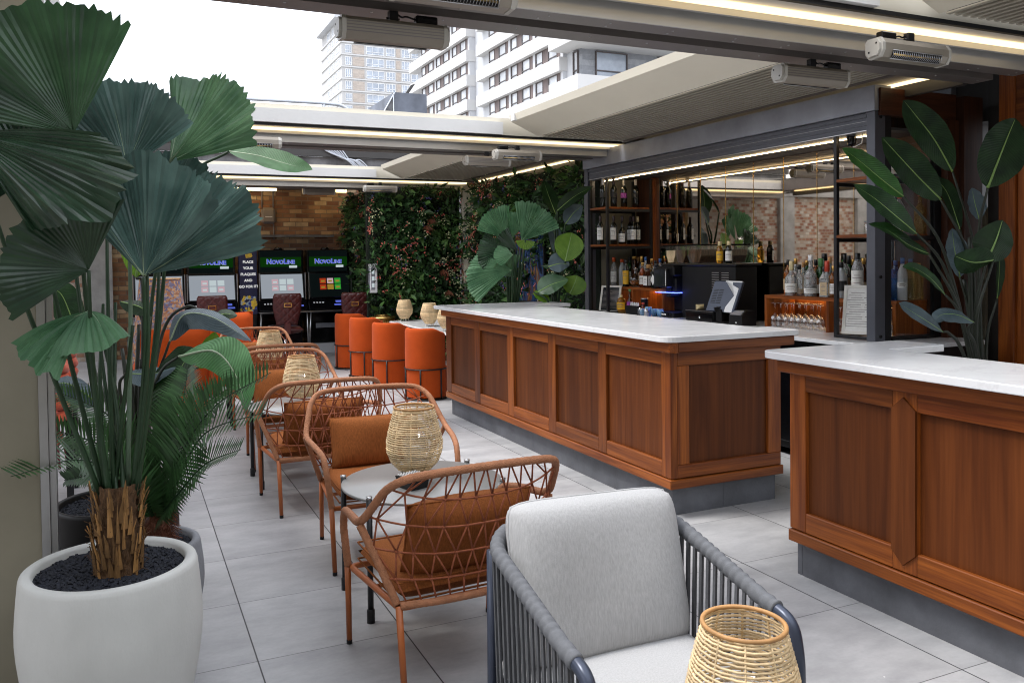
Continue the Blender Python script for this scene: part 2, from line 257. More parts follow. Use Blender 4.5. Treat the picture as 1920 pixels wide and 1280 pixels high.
mat('cap_orange',(.65,.10,.02),.4,var=.05); mat('cap_gold',(.6,.36,.1),.3,metal=.8,var=.1); mat('cap_black',(.01,.01,.012),.35,var=.1); mat('cap_green',(.10,.28,.10),.4,var=.1); mat('cap_red',(.55,.06,.03),.4,var=.1); mat('cap_white',(.8,.8,.8),.35,var=.03); mat('cap_cork',(.45,.24,.09),.7,var=.2); mat('cap_blue',(.02,.09,.28),.35,var=.1); mat('cap_purple',(.10,.02,.06),.35,var=.1); mat('cap_cream',(.7,.58,.33),.5,var=.05)
def liquor(name,col,rough=.05,tr=.75):
    m,n,b,out=nodes(name); b.inputs['Base Color'].default_value=c4(col); b.inputs['Transmission Weight'].default_value=tr; b.inputs['Roughness'].default_value=rough; b.inputs['IOR'].default_value=1.42
liquor('amber',(.55,.18,.03)); liquor('whisky',(.42,.09,.02)); liquor('frost',(.85,.88,.9),.35,.6); liquor('gin',(.90,.92,.93),.03,.74); liquor('tequila',(.80,.62,.25)); liquor('greenglass',(.04,.22,.05)); liquor('blueglass',(.05,.2,.6)); liquor('brownglass',(.12,.03,.008)); liquor('honey',(.75,.36,.04))
glassy('clearglass'); glassy('cabinetglass',(.97,.98,.98),.01,.05); glassy('wineglass',(.96,.97,.97),.03,.26)
mat('cup_blue',(.16,.33,.50),.3,var=.05); mat('screen_off',(.02,.022,.026),.1,var=.1)
emit('led',(1,.76,.42),1.25); emit('led_dim',(1,.62,.24),1.6); emit('led_cabinet',(1,.74,.40),16); emit('led_back',(1,.70,.32),4.5); emit('led_rack',(1,.62,.26),9); emit('screen_white',(.58,.64,.72),.27); emit('screen_green',(.015,.13,.012),.12); emit('screen_dark',(.006,.010,.010),.3); emit('text_blue',(.10,.14,.75),.42); emit('icon_red',(.8,.08,.02),.22); emit('icon_green',(.05,.55,.06),.28); emit('icon_gold',(.9,.55,.08),.18); emit('icon_pink',(.65,.45,.5),.42); emit('icon_pale',(.52,.60,.62),.5); emit('led_blue',(.10,.16,1),2.5); emit('deck_glow',(.1,.14,.6),.5); emit('text_white',(.9,.9,.9),.42); emit('glow_red',(1,.25,.06),.5)
mat('sign_gold',(.8,.52,.04),.5,var=.3,scale=18); mat('sign_blue',(.05,.08,.35),.5,var=.5,scale=20); mat('sign_pale',(.45,.52,.52),.5,var=.3,scale=20)
# woven lampshade: orange, grey and violet threads
m,n,b,out=nodes('woven_shade'); tc=N(n,'TexCoord'); mp=N(n,'Mapping'); mp.inputs['Scale'].default_value=(38,38,46); n.links.new(tc.outputs['Object'],mp.inputs[0])
vo=N(n,'TexVoronoi',i={'Scale':1.0}); n.links.new(mp.outputs[0],vo.inputs['Vector']); sp=N(n,'SeparateXYZ'); n.links.new(vo.outputs['Color'],sp.inputs[0])
cr=N(n,'ValToRGB'); cr.color_ramp.interpolation='CONSTANT'
for i,c in enumerate([(.26,.11,.06),(.12,.10,.16),(.34,.17,.09),(.20,.19,.24),(.42,.24,.13)]):
    e=cr.color_ramp.elements[i] if i<2 else cr.color_ramp.elements.new(i/5)
    e.position=i/5; e.color=c4(c)
n.links.new(sp.outputs[0],cr.inputs[0]); n.links.new(cr.outputs[0],b.inputs['Base Color']); b.inputs['Roughness'].default_value=.9
# advert picture: blurred amber and blue streaks
m,n,b,out=nodes('advert'); tc=N(n,'TexCoord'); mp=N(n,'Mapping'); mp.inputs['Scale'].default_value=(6,6,2); n.links.new(tc.outputs['Object'],mp.inputs[0])
nz=N(n,'TexNoise',i={'Scale':1.6,'Detail':3,'Distortion':1.2}); n.links.new(mp.outputs[0],nz.inputs['Vector']); cr=N(n,'ValToRGB'); els=cr.color_ramp.elements
els[0].position=.35; els[0].color=(.006,.008,.02,1); els[1].position=.5; els[1].color=(.02,.05,.12,1)
for p,c in ((.60,(.10,.035,.01,1)),(.66,(.22,.13,.06,1)),(.74,(.02,.07,.14,1))): e=els.new(p); e.color=c
n.links.new(nz.outputs['Fac'],cr.inputs[0]); n.links.new(cr.outputs[0],b.inputs['Base Color']); b.inputs['Roughness'].default_value=.15

# ---------------------------------------------------------------- mesh building
class MB:
    def __init__(s): s.v=[]; s.f=[]; s.m=[]; s.r=[]; s.uv=None; s.sm=[]
    def add(s,vs,fs,mi=0,r=None,smooth=False):
        o=len(s.v); s.v+= [tuple(x) for x in vs]; r=random.random() if r is None else r
        for f in fs: s.f.append([i+o for i in f]); s.m.append(mi); s.r.append(r); s.sm.append(smooth)
        return s
    def box(s,x0,x1,y0,y1,z0,z1,mi=0,bev=0,r=None):
        if x0>x1:x0,x1=x1,x0
        if y0>y1:y0,y1=y1,y0
        if z0>z1:z0,z1=z1,z0
        b=min(bev,(x1-x0)*.45,(y1-y0)*.45,(z1-z0)*.45)
        if b<=0:
            vs=[(x,y,z) for z in(z0,z1) for y in(y0,y1) for x in(x0,x1)]
            return s.add(vs,[(0,2,3,1),(4,5,7,6),(0,1,5,4),(2,6,7,3),(0,4,6,2),(1,3,7,5)],mi,r)
        X=(x0,x1);Y=(y0,y1);Z=(z0,z1);vs=[];ix={}
        for i in(0,1):
            for j in(0,1):
                for k in(0,1):
                    sx,sy,sz=(1 if i==0 else -1),(1 if j==0 else -1),(1 if k==0 else -1)
                    for a in range(3):
                        p=[X[i]+sx*b,Y[j]+sy*b,Z[k]+sz*b]; p[a]=(X[i],Y[j],Z[k])[a]
                        ix[i,j,k,a]=len(vs); vs.append(p)
        fs=[]
        for i in(0,1):
            q=[ix[i,j,k,0] for j,k in((0,0),(1,0),(1,1),(0,1))]; fs.append(q if i else q[::-1])
            q=[ix[j,i,k,1] for j,k in((0,0),(0,1),(1,1),(1,0))]; fs.append(q if i else q[::-1])
            q=[ix[j,k,i,2] for j,k in((0,0),(1,0),(1,1),(0,1))]; fs.append(q if i else q[::-1])
        def ct(q):
            c=sum((V(vs[t]) for t in q),V())/len(q); nn=(V(vs[q[1]])-V(vs[q[0]])).cross(V(vs[q[2]])-V(vs[q[0]]))
            fs.append(q if nn.dot(c-V(((x0+x1)/2,(y0+y1)/2,(z0+z1)/2)))>0 else q[::-1])
        for i in(0,1):
            for j in(0,1):
                ct([ix[i,j,0,0],ix[i,j,1,0],ix[i,j,1,1],ix[i,j,0,1]]); ct([ix[i,0,j,0],ix[i,1,j,0],ix[i,1,j,2],ix[i,0,j,2]]); ct([ix[0,i,j,1],ix[1,i,j,1],ix[1,i,j,2],ix[0,i,j,2]])
                for k in(0,1): ct([ix[i,j,k,0],ix[i,j,k,1],ix[i,j,k,2]])
        return s.add(vs,fs,mi,r)
    def obox(s,c,ax,ay,az,mi=0,r=None):
        c=V(c);vs=[c+i*V(ax)+j*V(ay)+k*V(az) for k in(-1,1) for j in(-1,1) for i in(-1,1)]
        return s.add(vs,[(0,2,3,1),(4,5,7,6),(0,1,5,4),(2,6,7,3),(0,4,6,2),(1,3,7,5)],mi,r)
    def tube(s,pts,rad,n=8,mi=0,closed=False,r=None,cap=True):
        pts=[V(p) for p in pts]; L=len(pts); rr=rad if isinstance(rad,(list,tuple)) else [rad]*L
        vs=[];fs=[];up=None
        for i,p in enumerate(pts):
            if closed: t=pts[(i+1)%L]-pts[i-1]
            else: t=pts[min(i+1,L-1)]-pts[max(i-1,0)]
            if t.length<1e-9: t=V((0,0,1))
            t.normalize()
            if up is None:
                up=V((0,0,1)) if abs(t.z)<.9 else V((1,0,0))
            a=up-t*up.dot(t)
            if a.length<1e-6: a=t.orthogonal()
            a.normalize(); up=a; bb=t.cross(a)
            for k in range(n):
                th=2*PI*k/n; vs.append(p+rr[i]*(math.cos(th)*a+math.sin(th)*bb))
        for i in range(L if closed else L-1):
            j=(i+1)%L
            for k in range(n): fs.append((i*n+k,i*n+(k+1)%n,j*n+(k+1)%n,j*n+k))
        if not closed and cap: fs.append(tuple(range(n))[::-1]); fs.append(tuple((L-1)*n+k for k in range(n)))
        return s.add(vs,fs,mi,r,True)
    def lathe(s,prof,c=(0,0,0),n=24,mi=0,r=None,ax=None,capb=False,capt=False):
        c=V(c);vs=[];fs=[]
        for (q,z) in prof:
            for k in range(n):
                th=2*PI*k/n; p=V((q*math.cos(th),q*math.sin(th),z))
                if ax: p=ax@p
                vs.append(c+p)
        for i in range(len(prof)-1):
            for k in range(n): fs.append((i*n+k,i*n+(k+1)%n,(i+1)*n+(k+1)%n,(i+1)*n+k))
        if capb: fs.append(tuple(range(n))[::-1])
        if capt: fs.append(tuple((len(prof)-1)*n+k for k in range(n)))
        return s.add(vs,fs,mi,r,True)
    def prism(s,poly,axis,a0,a1,mi=0,r=None,smooth=False):
        """extrude a 2-D outline along an axis; poly gives the two other coordinates in order"""
        def P(q,a):
            return {'x':(a,q[0],q[1]),'y':(q[0],a,q[1]),'z':(q[0],q[1],a)}[axis]
        n=len(poly);vs=[P(q,a0) for q in poly]+[P(q,a1) for q in poly]
        fs=[tuple(range(n))[::-1],tuple(range(n,2*n))]+[(i,(i+1)%n,(i+1)%n+n,i+n) for i in range(n)]
        return s.add(vs,fs,mi,r,smooth)
    def grid(s,fn,nu,nv,mi=0,r=None,uv=True,closeu=False):
        o=len(s.v);s.v+=[tuple(fn(i/nu,j/nv)) for j in range(nv+1) for i in range(nu+1)]
        if s.uv is None and uv: s.uv={}
        r=random.random() if r is None else r
        for j in range(nv):
            for i in range(nu):
                s.f.append([o+j*(nu+1)+i,o+j*(nu+1)+i+1,o+(j+1)*(nu+1)+i+1,o+(j+1)*(nu+1)+i]); s.m.append(mi); s.r.append(r); s.sm.append(True)
                if uv: s.uv[len(s.f)-1]=[(i/nu,j/nv),((i+1)/nu,j/nv),((i+1)/nu,(j+1)/nv),(i/nu,(j+1)/nv)]
        return s
    def build(s,name,mats,parent=None,loc=None,fix=False):
        me=D.meshes.new(name); me.from_pydata(s.v,[],s.f)
        for m in (mats if isinstance(mats,(list,tuple)) else [mats]): me.materials.append(MAT[m])
        me.polygons.foreach_set('material_index',s.m); me.polygons.foreach_set('use_smooth',s.sm)
        a=me.attributes.new('rnd','FLOAT','FACE'); a.data.foreach_set('value',s.r)
        if s.uv:
            ul=me.uv_layers.new(name='UVMap')
            for fi,uvs in s.uv.items():
                ls=me.polygons[fi].loop_start
                for k,q in enumerate(uvs): ul.data[ls+k].uv=q
        if fix:
            import bmesh
            b=bmesh.new(); b.from_mesh(me); bmesh.ops.recalc_face_normals(b,faces=b.faces); b.to_mesh(me); b.free()
        me.update(); o=D.objects.new(name,me); C.objects.link(o)
        if parent: o.parent=parent
        if loc: o.location=loc
        return o
def thing(name,label,cat,loc=(0,0,0),rz=0,group=None):
    o=D.objects.new(name,None); C.objects.link(o); o.empty_display_size=.1; o.location=loc; o.rotation_euler=(0,0,rz)
    return tag(o,label,cat,group)
def tag(o,label,cat,group=None,kind=None):
    o['label']=label; o['category']=cat
    if group: o['group']=group
    if kind: o['kind']=kind
    return o
def struct(o): o['kind']='structure'; return o
def dup(root,loc,rz,label,group=None):
    r=root.copy(); C.objects.link(r); r.location=loc; r.rotation_euler=(0,0,rz); r['label']=label
    if group: r['group']=group
    for ch in list(root.children):
        c=ch.copy(); C.objects.link(c); c.parent=r
        for g in list(ch.children):
            d=g.copy(); C.objects.link(d); d.parent=c
    return r
def text(name,s,size,mat_,M,parent,ext=.002,bold=0.0,sx=1):
    cu=D.curves.new(name,'FONT'); cu.body=s; cu.size=size; cu.extrude=ext; cu.align_x='CENTER'; cu.align_y='CENTER'; cu.offset=bold
    if s=='NovoLine':
        cu.small_caps_scale=.76
        for i,ch in enumerate(s): cu.body_format[i].use_small_caps=ch.islower()
    t=D.objects.new(name,cu); C.objects.link(t); dg=bpy.context.evaluated_depsgraph_get()
    me=D.meshes.new_from_object(t.evaluated_get(dg)); D.objects.remove(t); me.materials.clear(); me.materials.append(MAT[mat_])
    me.transform(M@Matrix.Diagonal((sx,1,1,1)))
    o=D.objects.new(name,me); C.objects.link(o); o.parent=parent; return o
def facing_cam(loc):   # text plane facing -Y
    return Matrix.Translation(loc)@Matrix.Rotation(R(90),4,'X')
def bez(p,n=12):
    """smooth curve through the points (Catmull-Rom)"""
    p=[V(q) for q in p]; q=[p[0]*2-p[1]]+p+[p[-1]*2-p[-2]]; out=[]
    for i in range(1,len(q)-2):
        for k in range(n):
            t=k/n; a,b,c,d=q[i-1:i+3]
            out.append(.5*((2*b)+(c-a)*t+(2*a-5*b+4*c-d)*t*t+(3*b-a-3*c+d)*t**3))
    return out+[p[-1]]
def rounded(pts,rad,n=5):
    """polyline with rounded corners"""
    pts=[V(p) for p in pts]; out=[pts[0]]
    for i in range(1,len(pts)-1):
        a,b,c=pts[i-1:i+2]; r=min(rad,(a-b).length*.45,(c-b).length*.45)
        p=b+(a-b).normalized()*r; q=b+(c-b).normalized()*r
        for k in range(n+1):
            t=k/n; out.append((1-t)**2*p+2*t*(1-t)*b+t*t*q)
    return out+[pts[-1]]
def ss(x): x=max(0,min(1,x)); return x*x*(3-2*x)
def cushion(w,h,d,nu=14,nv=12,puff=.8,seed=0,sag=.0,boxy=False):
    """pillow in local coords: width x, height z, thickness y"""
    mb=MB(); rg=random.Random(seed); ph=[rg.uniform(0,6) for _ in range(4)]
    def prof(u,v):
        if boxy: a=(1-abs(2*u-1)**7)*(1-abs(2*v-1)**7); return max(0,a)**.38*(.86+.14*(1-abs(2*u-1)**2)*(1-abs(2*v-1)**2))
        a=(1-abs(2*u-1)**3.2)*(1-abs(2*v-1)**3.2); return max(0,a)**.42
    def side(sgn):
        def fn(u,v):
            pin=1-.035*(1-abs(2*u-1)**2)*(abs(2*v-1)**6); pin2=1-.03*(1-abs(2*v-1)**2)*(abs(2*u-1)**6)
            if boxy: pin=pin2=1-.06*(abs(2*u-1)**6*abs(2*v-1)**6)
            y=sgn*d/2*prof(u,v)*(1+.07*math.sin(7*u+ph[0])*math.sin(5*v+ph[1]))
            return ((u-.5)*w*pin2,y,(v-.5)*h*pin-sag*h*(1-abs(2*u-1)**2)*ss(v))
        return fn
    mb.grid(side(1),nu,nv,uv=False); mb.grid(side(-1),nu,nv,uv=False)
    # piping round the seam
    if boxy:
        rr_=[(i/14,0) for i in range(14)]+[(1,i/14) for i in range(14)]+[(1-i/14,1) for i in range(14)]+[(0,1-i/14) for i in range(14)]
        mb.tube([((u-.5)*w*(1-.06*(abs(2*u-1)**6*abs(2*v-1)**6)),0,(v-.5)*h*(1-.06*(abs(2*u-1)**6*abs(2*v-1)**6))) for u,v in rr_],.004,5,closed=True); return mb
    ring=[((u-.5)*w*(1-.03*(1-abs(2*v-1)**2)*(abs(2*u-1)**6)),0,(v-.5)*h*(1-.035*(1-abs(2*u-1)**2)*(abs(2*v-1)**6))-sag*h*(1-abs(2*u-1)**2)*ss(v)) for u,v in
        [(i/12,0) for i in range(12)]+[(1,i/12) for i in range(12)]+[(1-i/12,1) for i in range(12)]+[(0,1-i/12) for i in range(12)]]
    mb.tube(ring,.004,5,closed=True)
    return mb
def _ray(x,y): return _f+_rt*((x-916)/FPX)-_up*((y-524.6)/FPX)
def pz(x,y,z): d=_ray(x,y); return V((0,0,CAMH))+d*((z-CAMH)/d.z)
def pY(x,y,Y): d=_ray(x,y); return V((0,0,CAMH))+d*(Y/d.y)
def pX(x,y,X): d=_ray(x,y); return V((0,0,CAMH))+d*(X/d.x)

# ================================================================ SETTING
mb=MB(); mb.add([(-9,-6,0),(8,-6,0),(8,16,0),(-9,16,0)],[(0,1,2,3)]); struct(mb.build('terrace_floor','tile'))
mb=MB(); mb.add([(-700,-700,-12),(700,-700,-12),(700,700,-12),(-700,700,-12)],[(0,1,2,3)]); struct(mb.build('ground','concrete'))
mb=MB(); mb.box(-9,8,-6,16,-12,-.02); struct(mb.build('terrace_slab','concrete'))

def wall(name,label,boxes,m,cat='wall'):
    mb=MB()
    for b in boxes: mb.box(*b)
    return tag(mb.build(name,m),label,cat)
wall('brick_wall','brown stock brick wall behind the gaming machines',[(-.4,5.6,14.6,14.9,0,3.05)],'brick_stock')
pw=thing('pale_brick_wall','pale red and white brick wall with concrete columns, reflected in the bar mirror','wall')
mb=MB(); mb.box(-8,-.41,14.6,14.9,0,2.9); mb.build('brickwork','brick_pale',pw)
mb=MB()
for x in (-7.9,-5.6,-3.2,-.62): mb.box(x,x+.42,14.5,14.92,0,2.9)
mb.box(-8,-.2,14.48,14.95,2.902,3.3)
mb.build('column','concrete',pw)
lw=thing('boundary_wall','pale brick boundary wall with concrete columns on the open side of the terrace','wall')
mb=MB(); mb.box(-6.2,-5.9,-3,14.4,0,2.6); mb.build('brickwork','brick_pale',lw)
mb=MB()
for y in (-2,1.5,5,8.5,12): mb.box(-6.22,-5.82,y,y+.4,0,2.62)
mb.build('column','concrete',lw)
pp=thing('parapet_wall','stained concrete parapet with a dark capping beam above the brick wall','wall')
mb=MB(); mb.box(-4,9,15.6,16.2,0,3.53); mb.build('wall','concrete_dark',pp)
mb=MB(); mb.box(-4,9,15.5,15.6,3.531,3.66); mb.box(-4,9,15.56,16.2,3.661,4.25); mb.build('capping','beam_dark',pp)
# loose grey cables over the parapet
cb=thing('cable_bundle','bundle of loose grey cables hanging over the concrete parapet','cables',(4.0,15.45,3.4))
for i in range(7):
    mb=MB(); a=pY(612+i*5,283,15.47); b=pY(650+i*4,300+i%3,15.45); c=pY(668+i*4,316,15.45); o=V((4.0,15.45,3.4))
    mb.tube([p-o for p in bez([a+V((-.2,0,.15)),a,a.lerp(b,.5)+V((0,0,-.02*i)),b,c],6)],.014,5); mb.build('cable','railing',cb)
rl=thing('roof_railing','grey tubular railing along the parapet against the white sky','railing',(3,16,4.2))
o=V((3,16,4.2)); mb=MB()
mb.tube([p-o for p in rounded([pY(60,163,16),pY(205,171,16),pY(600,193,16),pY(642,197,16),pY(662,216,16)],.25)],.035,8); mb.build('handrail','railing',rl)
for x,y in ((210,171),(607,194)):
    mb=MB(); a=pY(x,y,16)-o; mb.tube([a,(a.x,a.y,-.1)],.03,8); mb.build('post','railing',rl)
en=thing('plant_enclosure','dark grey clad rooftop plant enclosure with a mesh side panel','enclosure',(5.2,16.6,3.9))
o=V((5.2,16.6,3.9)); a,b,c=pY(739,173,17.2),pY(800,177,17.2),pY(683,212,17.2)
mb=MB(); mb.box(a.x-o.x,b.x-o.x,.6,2.6,-.2,a.z-o.z); mb.box(b.x-o.x-.0,b.x-o.x+1.1,.7,2.4,-.2,.35); mb.build('cladding','tar_grey',en)
mb=MB(); z1=a.z-o.z; x0=c.x-o.x; x1=a.x-o.x-.004
mb.add([(x0,.58,-.1),(x1,.58,-.1),(x1,.58,z1-.02),(x0,.6,.12)],[(0,1,2,3)]); mb.add([(x0,.6,-.1),(x0,.6,.12),(x0,2.4,.12),(x0,2.4,-.1)],[(0,1,2,3)]); mb.build('mesh_panel','concrete_dark',en)
mb=MB()
for t in (0,.5,.96): q=V((x0+(x1-x0)*t,.56,0)); mb.tube([q+V((0,0,-.1)),q+V((0,0,.12+(z1-.14)*t))],.014,6)
mb.tube([(x0,.56,.12),(x1,.56,z1-.02)],.014,6); mb.build('mesh_frame','railing',en)
mb=MB(); q=pY(775,173,17.4)-o; mb.obox(q+V((0,.3,.1)),(.05,0,.02),(0,.04,0),(.09,0,.13)); mb.build('vent','beam_dark',en)

# ---------------------------------------------------------------- buildings beyond
def windows(parent,items,frame='winframe',pane='winglass',bars=1,dep=.12,axis='x'):
    """items: (a0,a1,z0,z1,fixed) on a wall plane; every window a part with its pane"""
    for it in items:
        a0,a1,z0,z1,q=it; t=.09; mb=MB(); B=(lambda u0,u1,w0,w1:mb.box(q-dep,q+.05,u0,u1,w0,w1)) if axis=='y' else (lambda u0,u1,w0,w1:mb.box(u0,u1,q-dep,q+.05,w0,w1))
        B(a0,a0+t,z0,z1);B(a1-t,a1,z0,z1);B(a0+t,a1-t,z1-t,z1);B(a0+t,a1-t,z0,z0+t)
        for k in range(1,bars+1): u=a0+(a1-a0)*k/(bars+1); B(u-t/2,u+t/2,z0+t,z1-t)
        zz=z0+(z1-z0)*.3; B(a0+t,a1-t,zz,zz+t)
        f=mb.build('window',frame,parent); mb=MB(); e=.03
        if axis=='y': mb.box(q-e,q+e,a0+t*.5,a1-t*.5,z0+t*.5,z1-t*.5)
        else: mb.box(a0+t*.5,a1-t*.5,q-e,q+e,z0+t*.5,z1-t*.5)
        mb.build('pane',pane,f)
# white banded block along the street, corner towards us
bb=thing('apartment_block','white banded concrete block with brown window panels and a grey brick corner','building',(39.2,70,-12))
def L(b): return b
X0=39.2-39.2; Y0=0; F=3.02
mbw=MB(); mbp=MB(); mbb=MB(); wl=[]
base=19.6+12-1.4   # top of the corner band, local z
mbp.box(.9,16,.0,46,0,base+24)
lev=[base+F*k for k in range(-4,6)]
for zt in lev:
    for (y0,y1,xo) in ((1.2,22,0),(24.2,46.5,-.35)):
        mbw.box(xo,.9+.002,y0,y1,zt-1.35,zt)
for (y0,y1,xo) in ((1.2,22,.35),(24.2,46.5,.0)):
    ys=y0+.6
    while ys+5.6<y1+.3:
        for zt in lev[:-1]:
            z0,z1=zt+.004,zt+F-1.354
            mbp.box(xo+.12,.9,ys-.5,ys,z0,z1)
            wl.append((ys,ys+5.5,z0,z1,xo+.3))
        ys+=6.0
mbw.build('spandrel_band','white_render',bb); mbp.build('wall','grey_render',bb); 
wl.sort(key=lambda q:abs((q[2]+q[3])/2-base-4))
for (a0,a1,z0,z1,q) in wl[:92]:
    mb=MB(); t=.1; mb.box(q-.1,q+.3,a0,a0+.8,z0,z1,1); mb.box(q-.1,q+.3,a0+2.75,a0+3.9,z0,z1,1)
    for u0,u1 in ((a0+.8,a0+2.75),(a0+3.9,a1)): mb.box(q-.14,q+.05,u0,u1,z1-t,z1); mb.box(q-.14,q+.05,u0,u1,z0,z0+t*.6); mb.box(q-.139,q+.05,u0,u0+t,z0+t*.6,z1-t); mb.box(q-.139,q+.05,u1-t,u1,z0+t*.6,z1-t); mb.box(q-.138,q+.05,u0+t,u1-t,z0+.45,z0+.53)
    f=mb.build('window',['winframe','brownpanel'],bb)
    for u0,u1 in ((a0+.8,a0+2.75),(a0+3.9,a1)): mb=MB(); mb.box(q-.03,q+.03,u0+.05,u1-.05,z0+.03,z1-.05); mb.build('pane','pale_pane',f)  # panes given one pale tone over their whole face
# corner storey in grey brick above a wide white balcony band
mb=MB(); mb.box(-1.2,16,-4.4,1.19,base-1.5,base+.1); mb.box(-1.2,16,-4.4,1.19,base+3.35,base+4.6); mb.box(-.6,16,-3.6,1.19,base-9,base-1.502); mb.build('balcony_band','white_render',bb)
mb=MB(); mb.box(1.0,16,-1.2,.0,base+.101,base+3.349); mb.build('corner_storey','brick_grey',bb)
windows(bb,[(2.6,6.2,base+.5,base+3.2,-1.22),(13.0,15.2,base+.3,base+3.2,-1.22),(9.8,11.6,base+.3,base+3.2,-1.22)],'winframe','winglass',0,.2,'x')
windows(bb,[(-.9,.0,base+.5,base+3.2,1.0)],'winframe','pale_pane',0,.2,'y')
mb=MB(); mb.box(11.7,12.9,-1.6,-1.21,base+.101,base+3.349); mb.build('corner_pier','white_render',bb)
# far tower
tw=thing('residential_tower','pale high-rise tower with rows of white windows and tan brick strips','building',(47,190,-12))
TZ=59.7+12
mb=MB(); mb.box(0,21,0,21,0,TZ); mb.build('wall','white_tower',tw)
mb=MB(); mb.box(-.9,21.5,-.9,21.5,TZ+.003,TZ+1.6); mb.box(-1.6,2.5,-.4,20,TZ-1.8,TZ-.003); mb.build('roof_edge','grey_render',tw)
mbs=MB(); mbs2=MB(); mbf=MB(); wl=[]
for k in range(11):
    z=TZ-4.2-2.82*k
    mbs.box(2.6,5.4,-.06,-.002,z,z+2.1); mbs2.box(13.2,14.3,-.06,-.002,z,z+2.1)
    for (a0,a1) in ((.8,2.3),(5.9,10.2),(10.7,12.9),(14.6,16.6),(17,20.6)): wl.append((a0,a1,z+.1,z+2.0,-.04))
    mbf.box(-.1,21.1,-.22,-.061,z-.42,z-.1); mbf.box(-.24,-.002,-.1,21.1,z-.42,z-.1)
mbs.build('brick_strip','brick_tan',tw); mbs2.build('brick_strip','brick_tan',tw); mbf.build('floor_band','white_render',tw)
windows(tw,wl,'whiteframe','towerglass',2,.1,'x')
wl=[]
for k in range(11):
    z=TZ-4.2-2.82*k
    for (a0,a1) in ((2,5),(7,9),(11,14)): wl.append((a0,a1,z+.1,z+2.0,-.04))
windows(tw,wl[:30],'whiteframe','towerglass',1,.1,'y')

# ---------------------------------------------------------------- pergola
XL,XR=-.62,5.05
def crossbeam(Y,label,k=1.0,fz=2.9):
    t=thing('pergola_beam',label,'beam',(0,Y,2.75),0,'pergola beams')
    mb=MB(); mb.box(XL,XR,-.13,.62*k,.012,.20); mb.build('gutter','cream',t)
    mb=MB(); mb.box(XL+.1,3.42,-.19,-.131,.03,fz-2.75); mb.build('fascia','creamlight',t)
    mb=MB(); mb.box(XL,XR,-.155,-.132,.006,.028); mb.build('seal_gap','black',t)
    mb=MB(); mb.box(XL,XR,-.128,-.05,.007,.011); mb.box(XL,XR,.04,.06,-.032,.011); mb.build('light_channel','beam_silver',t)  # far lip deepened as an added shield against strip light
    mb=MB(); mb.box(XL+.15,XR-.12,-.030,.006,-.012,.010); mb.build('led_strip','led',t)
    b1,b2,b3=.10,.235*k,.36*k; b4=.50*k
    mb=MB(); mb.box(XL,XR,b1,b1+.012,-.10,.011); mb.build('lit_front_face','beam_silver',t)  # front face of the box beam, paler colour paints sky light on it
    mb=MB(); mb.box(XL,XR,b1+.0125,b2,-.10,.011); mb.box(XL,XR,b3,b4,-.095,.011); mb.build('box_beam','beam_brown',t)  # browner than its front face, painting the shaded underside
    mb=MB(); mb.box(XL,XR,b2+.001,b3-.001,-.03,.010); mb.build('recess','beam_dark',t)
    mb=MB(); rg=random.Random(int(Y*10))
    for i in range(16):
        x=XL+.2+i*.36
        for y,z in ((b1+.06,-.1005),(b2-.03,-.1005),(b3+.05,-.0955)): mb.lathe([(.006,-.002),(.006,.001)],(x+rg.uniform(-.03,.03),y,z),6,capb=True)
    mb.build('screw','steel',t)
    return t
crossbeam(3.14,'nearest pergola beam with a glowing strip, running across the top of the photo',1.0)
mb_=crossbeam(7.55,'middle pergola beam carrying the heaters, behind the near end of the long bar',1.12)
for i in range(5): q=pY(962+i*11,217,7.3); hb=MB(); hb.box(q.x-.026,q.x+.026,-.33,-.25,.151,.22); hb.build('hinge_block','creamlight',mb_)
crossbeam(12.02,'far pergola beam in front of the brick wall and gaming machines',1.1)
def sidebeam(x,y0,y1,label,inner):
    t=thing('side_beam',label,'beam',(x,y0,2.75),0,'pergola side beams'); s=inner
    mb=MB(); mb.box(-.16,.16,0,y1-y0,.012,.20); mb.build('gutter','beam_brown',t)
    mb=MB(); mb.box(s*.115,s*.16,0,y1-y0,-.08,.011); mb.build('box_beam','beam_dark',t)
    mb=MB(); mb.box(s*.04,s*.085,.02 if y0<4 else .12,y1-y0-.12,-.006,.010); mb.build('led_strip','led',t)
    return t
sidebeam(4.95,3.72,7.36,'lit side beam above the bar cabinet header',1)
sidebeam(4.95,8.26,11.84,'lit side beam above the flowering wall and palms',1)
sidebeam(-.45,3.72,7.36,'lit side beam on the open side, nearest the big palm',-1)
sidebeam(-.45,8.26,11.84,'lit side beam on the open side, above the orange chairs',-1)
bl=thing('back_beam','lit beam along the top of the brick wall','beam',(0,14.2,2.78))
mb=MB(); mb.box(XL,3.6,0,.38,.012,.2); mb.build('gutter','beam_brown',bl)
mb=MB(); mb.box(.2,2.35,-.05,.03,-.03,.010); mb.box(3.0,3.55,-.05,.03,-.03,.010); mb.build('led_strip','led_back',bl)
mb=MB(); mb.box(XL,5,-1.55,-.06,.10,.16); mb.build('roof_panel','beam_dark',bl)
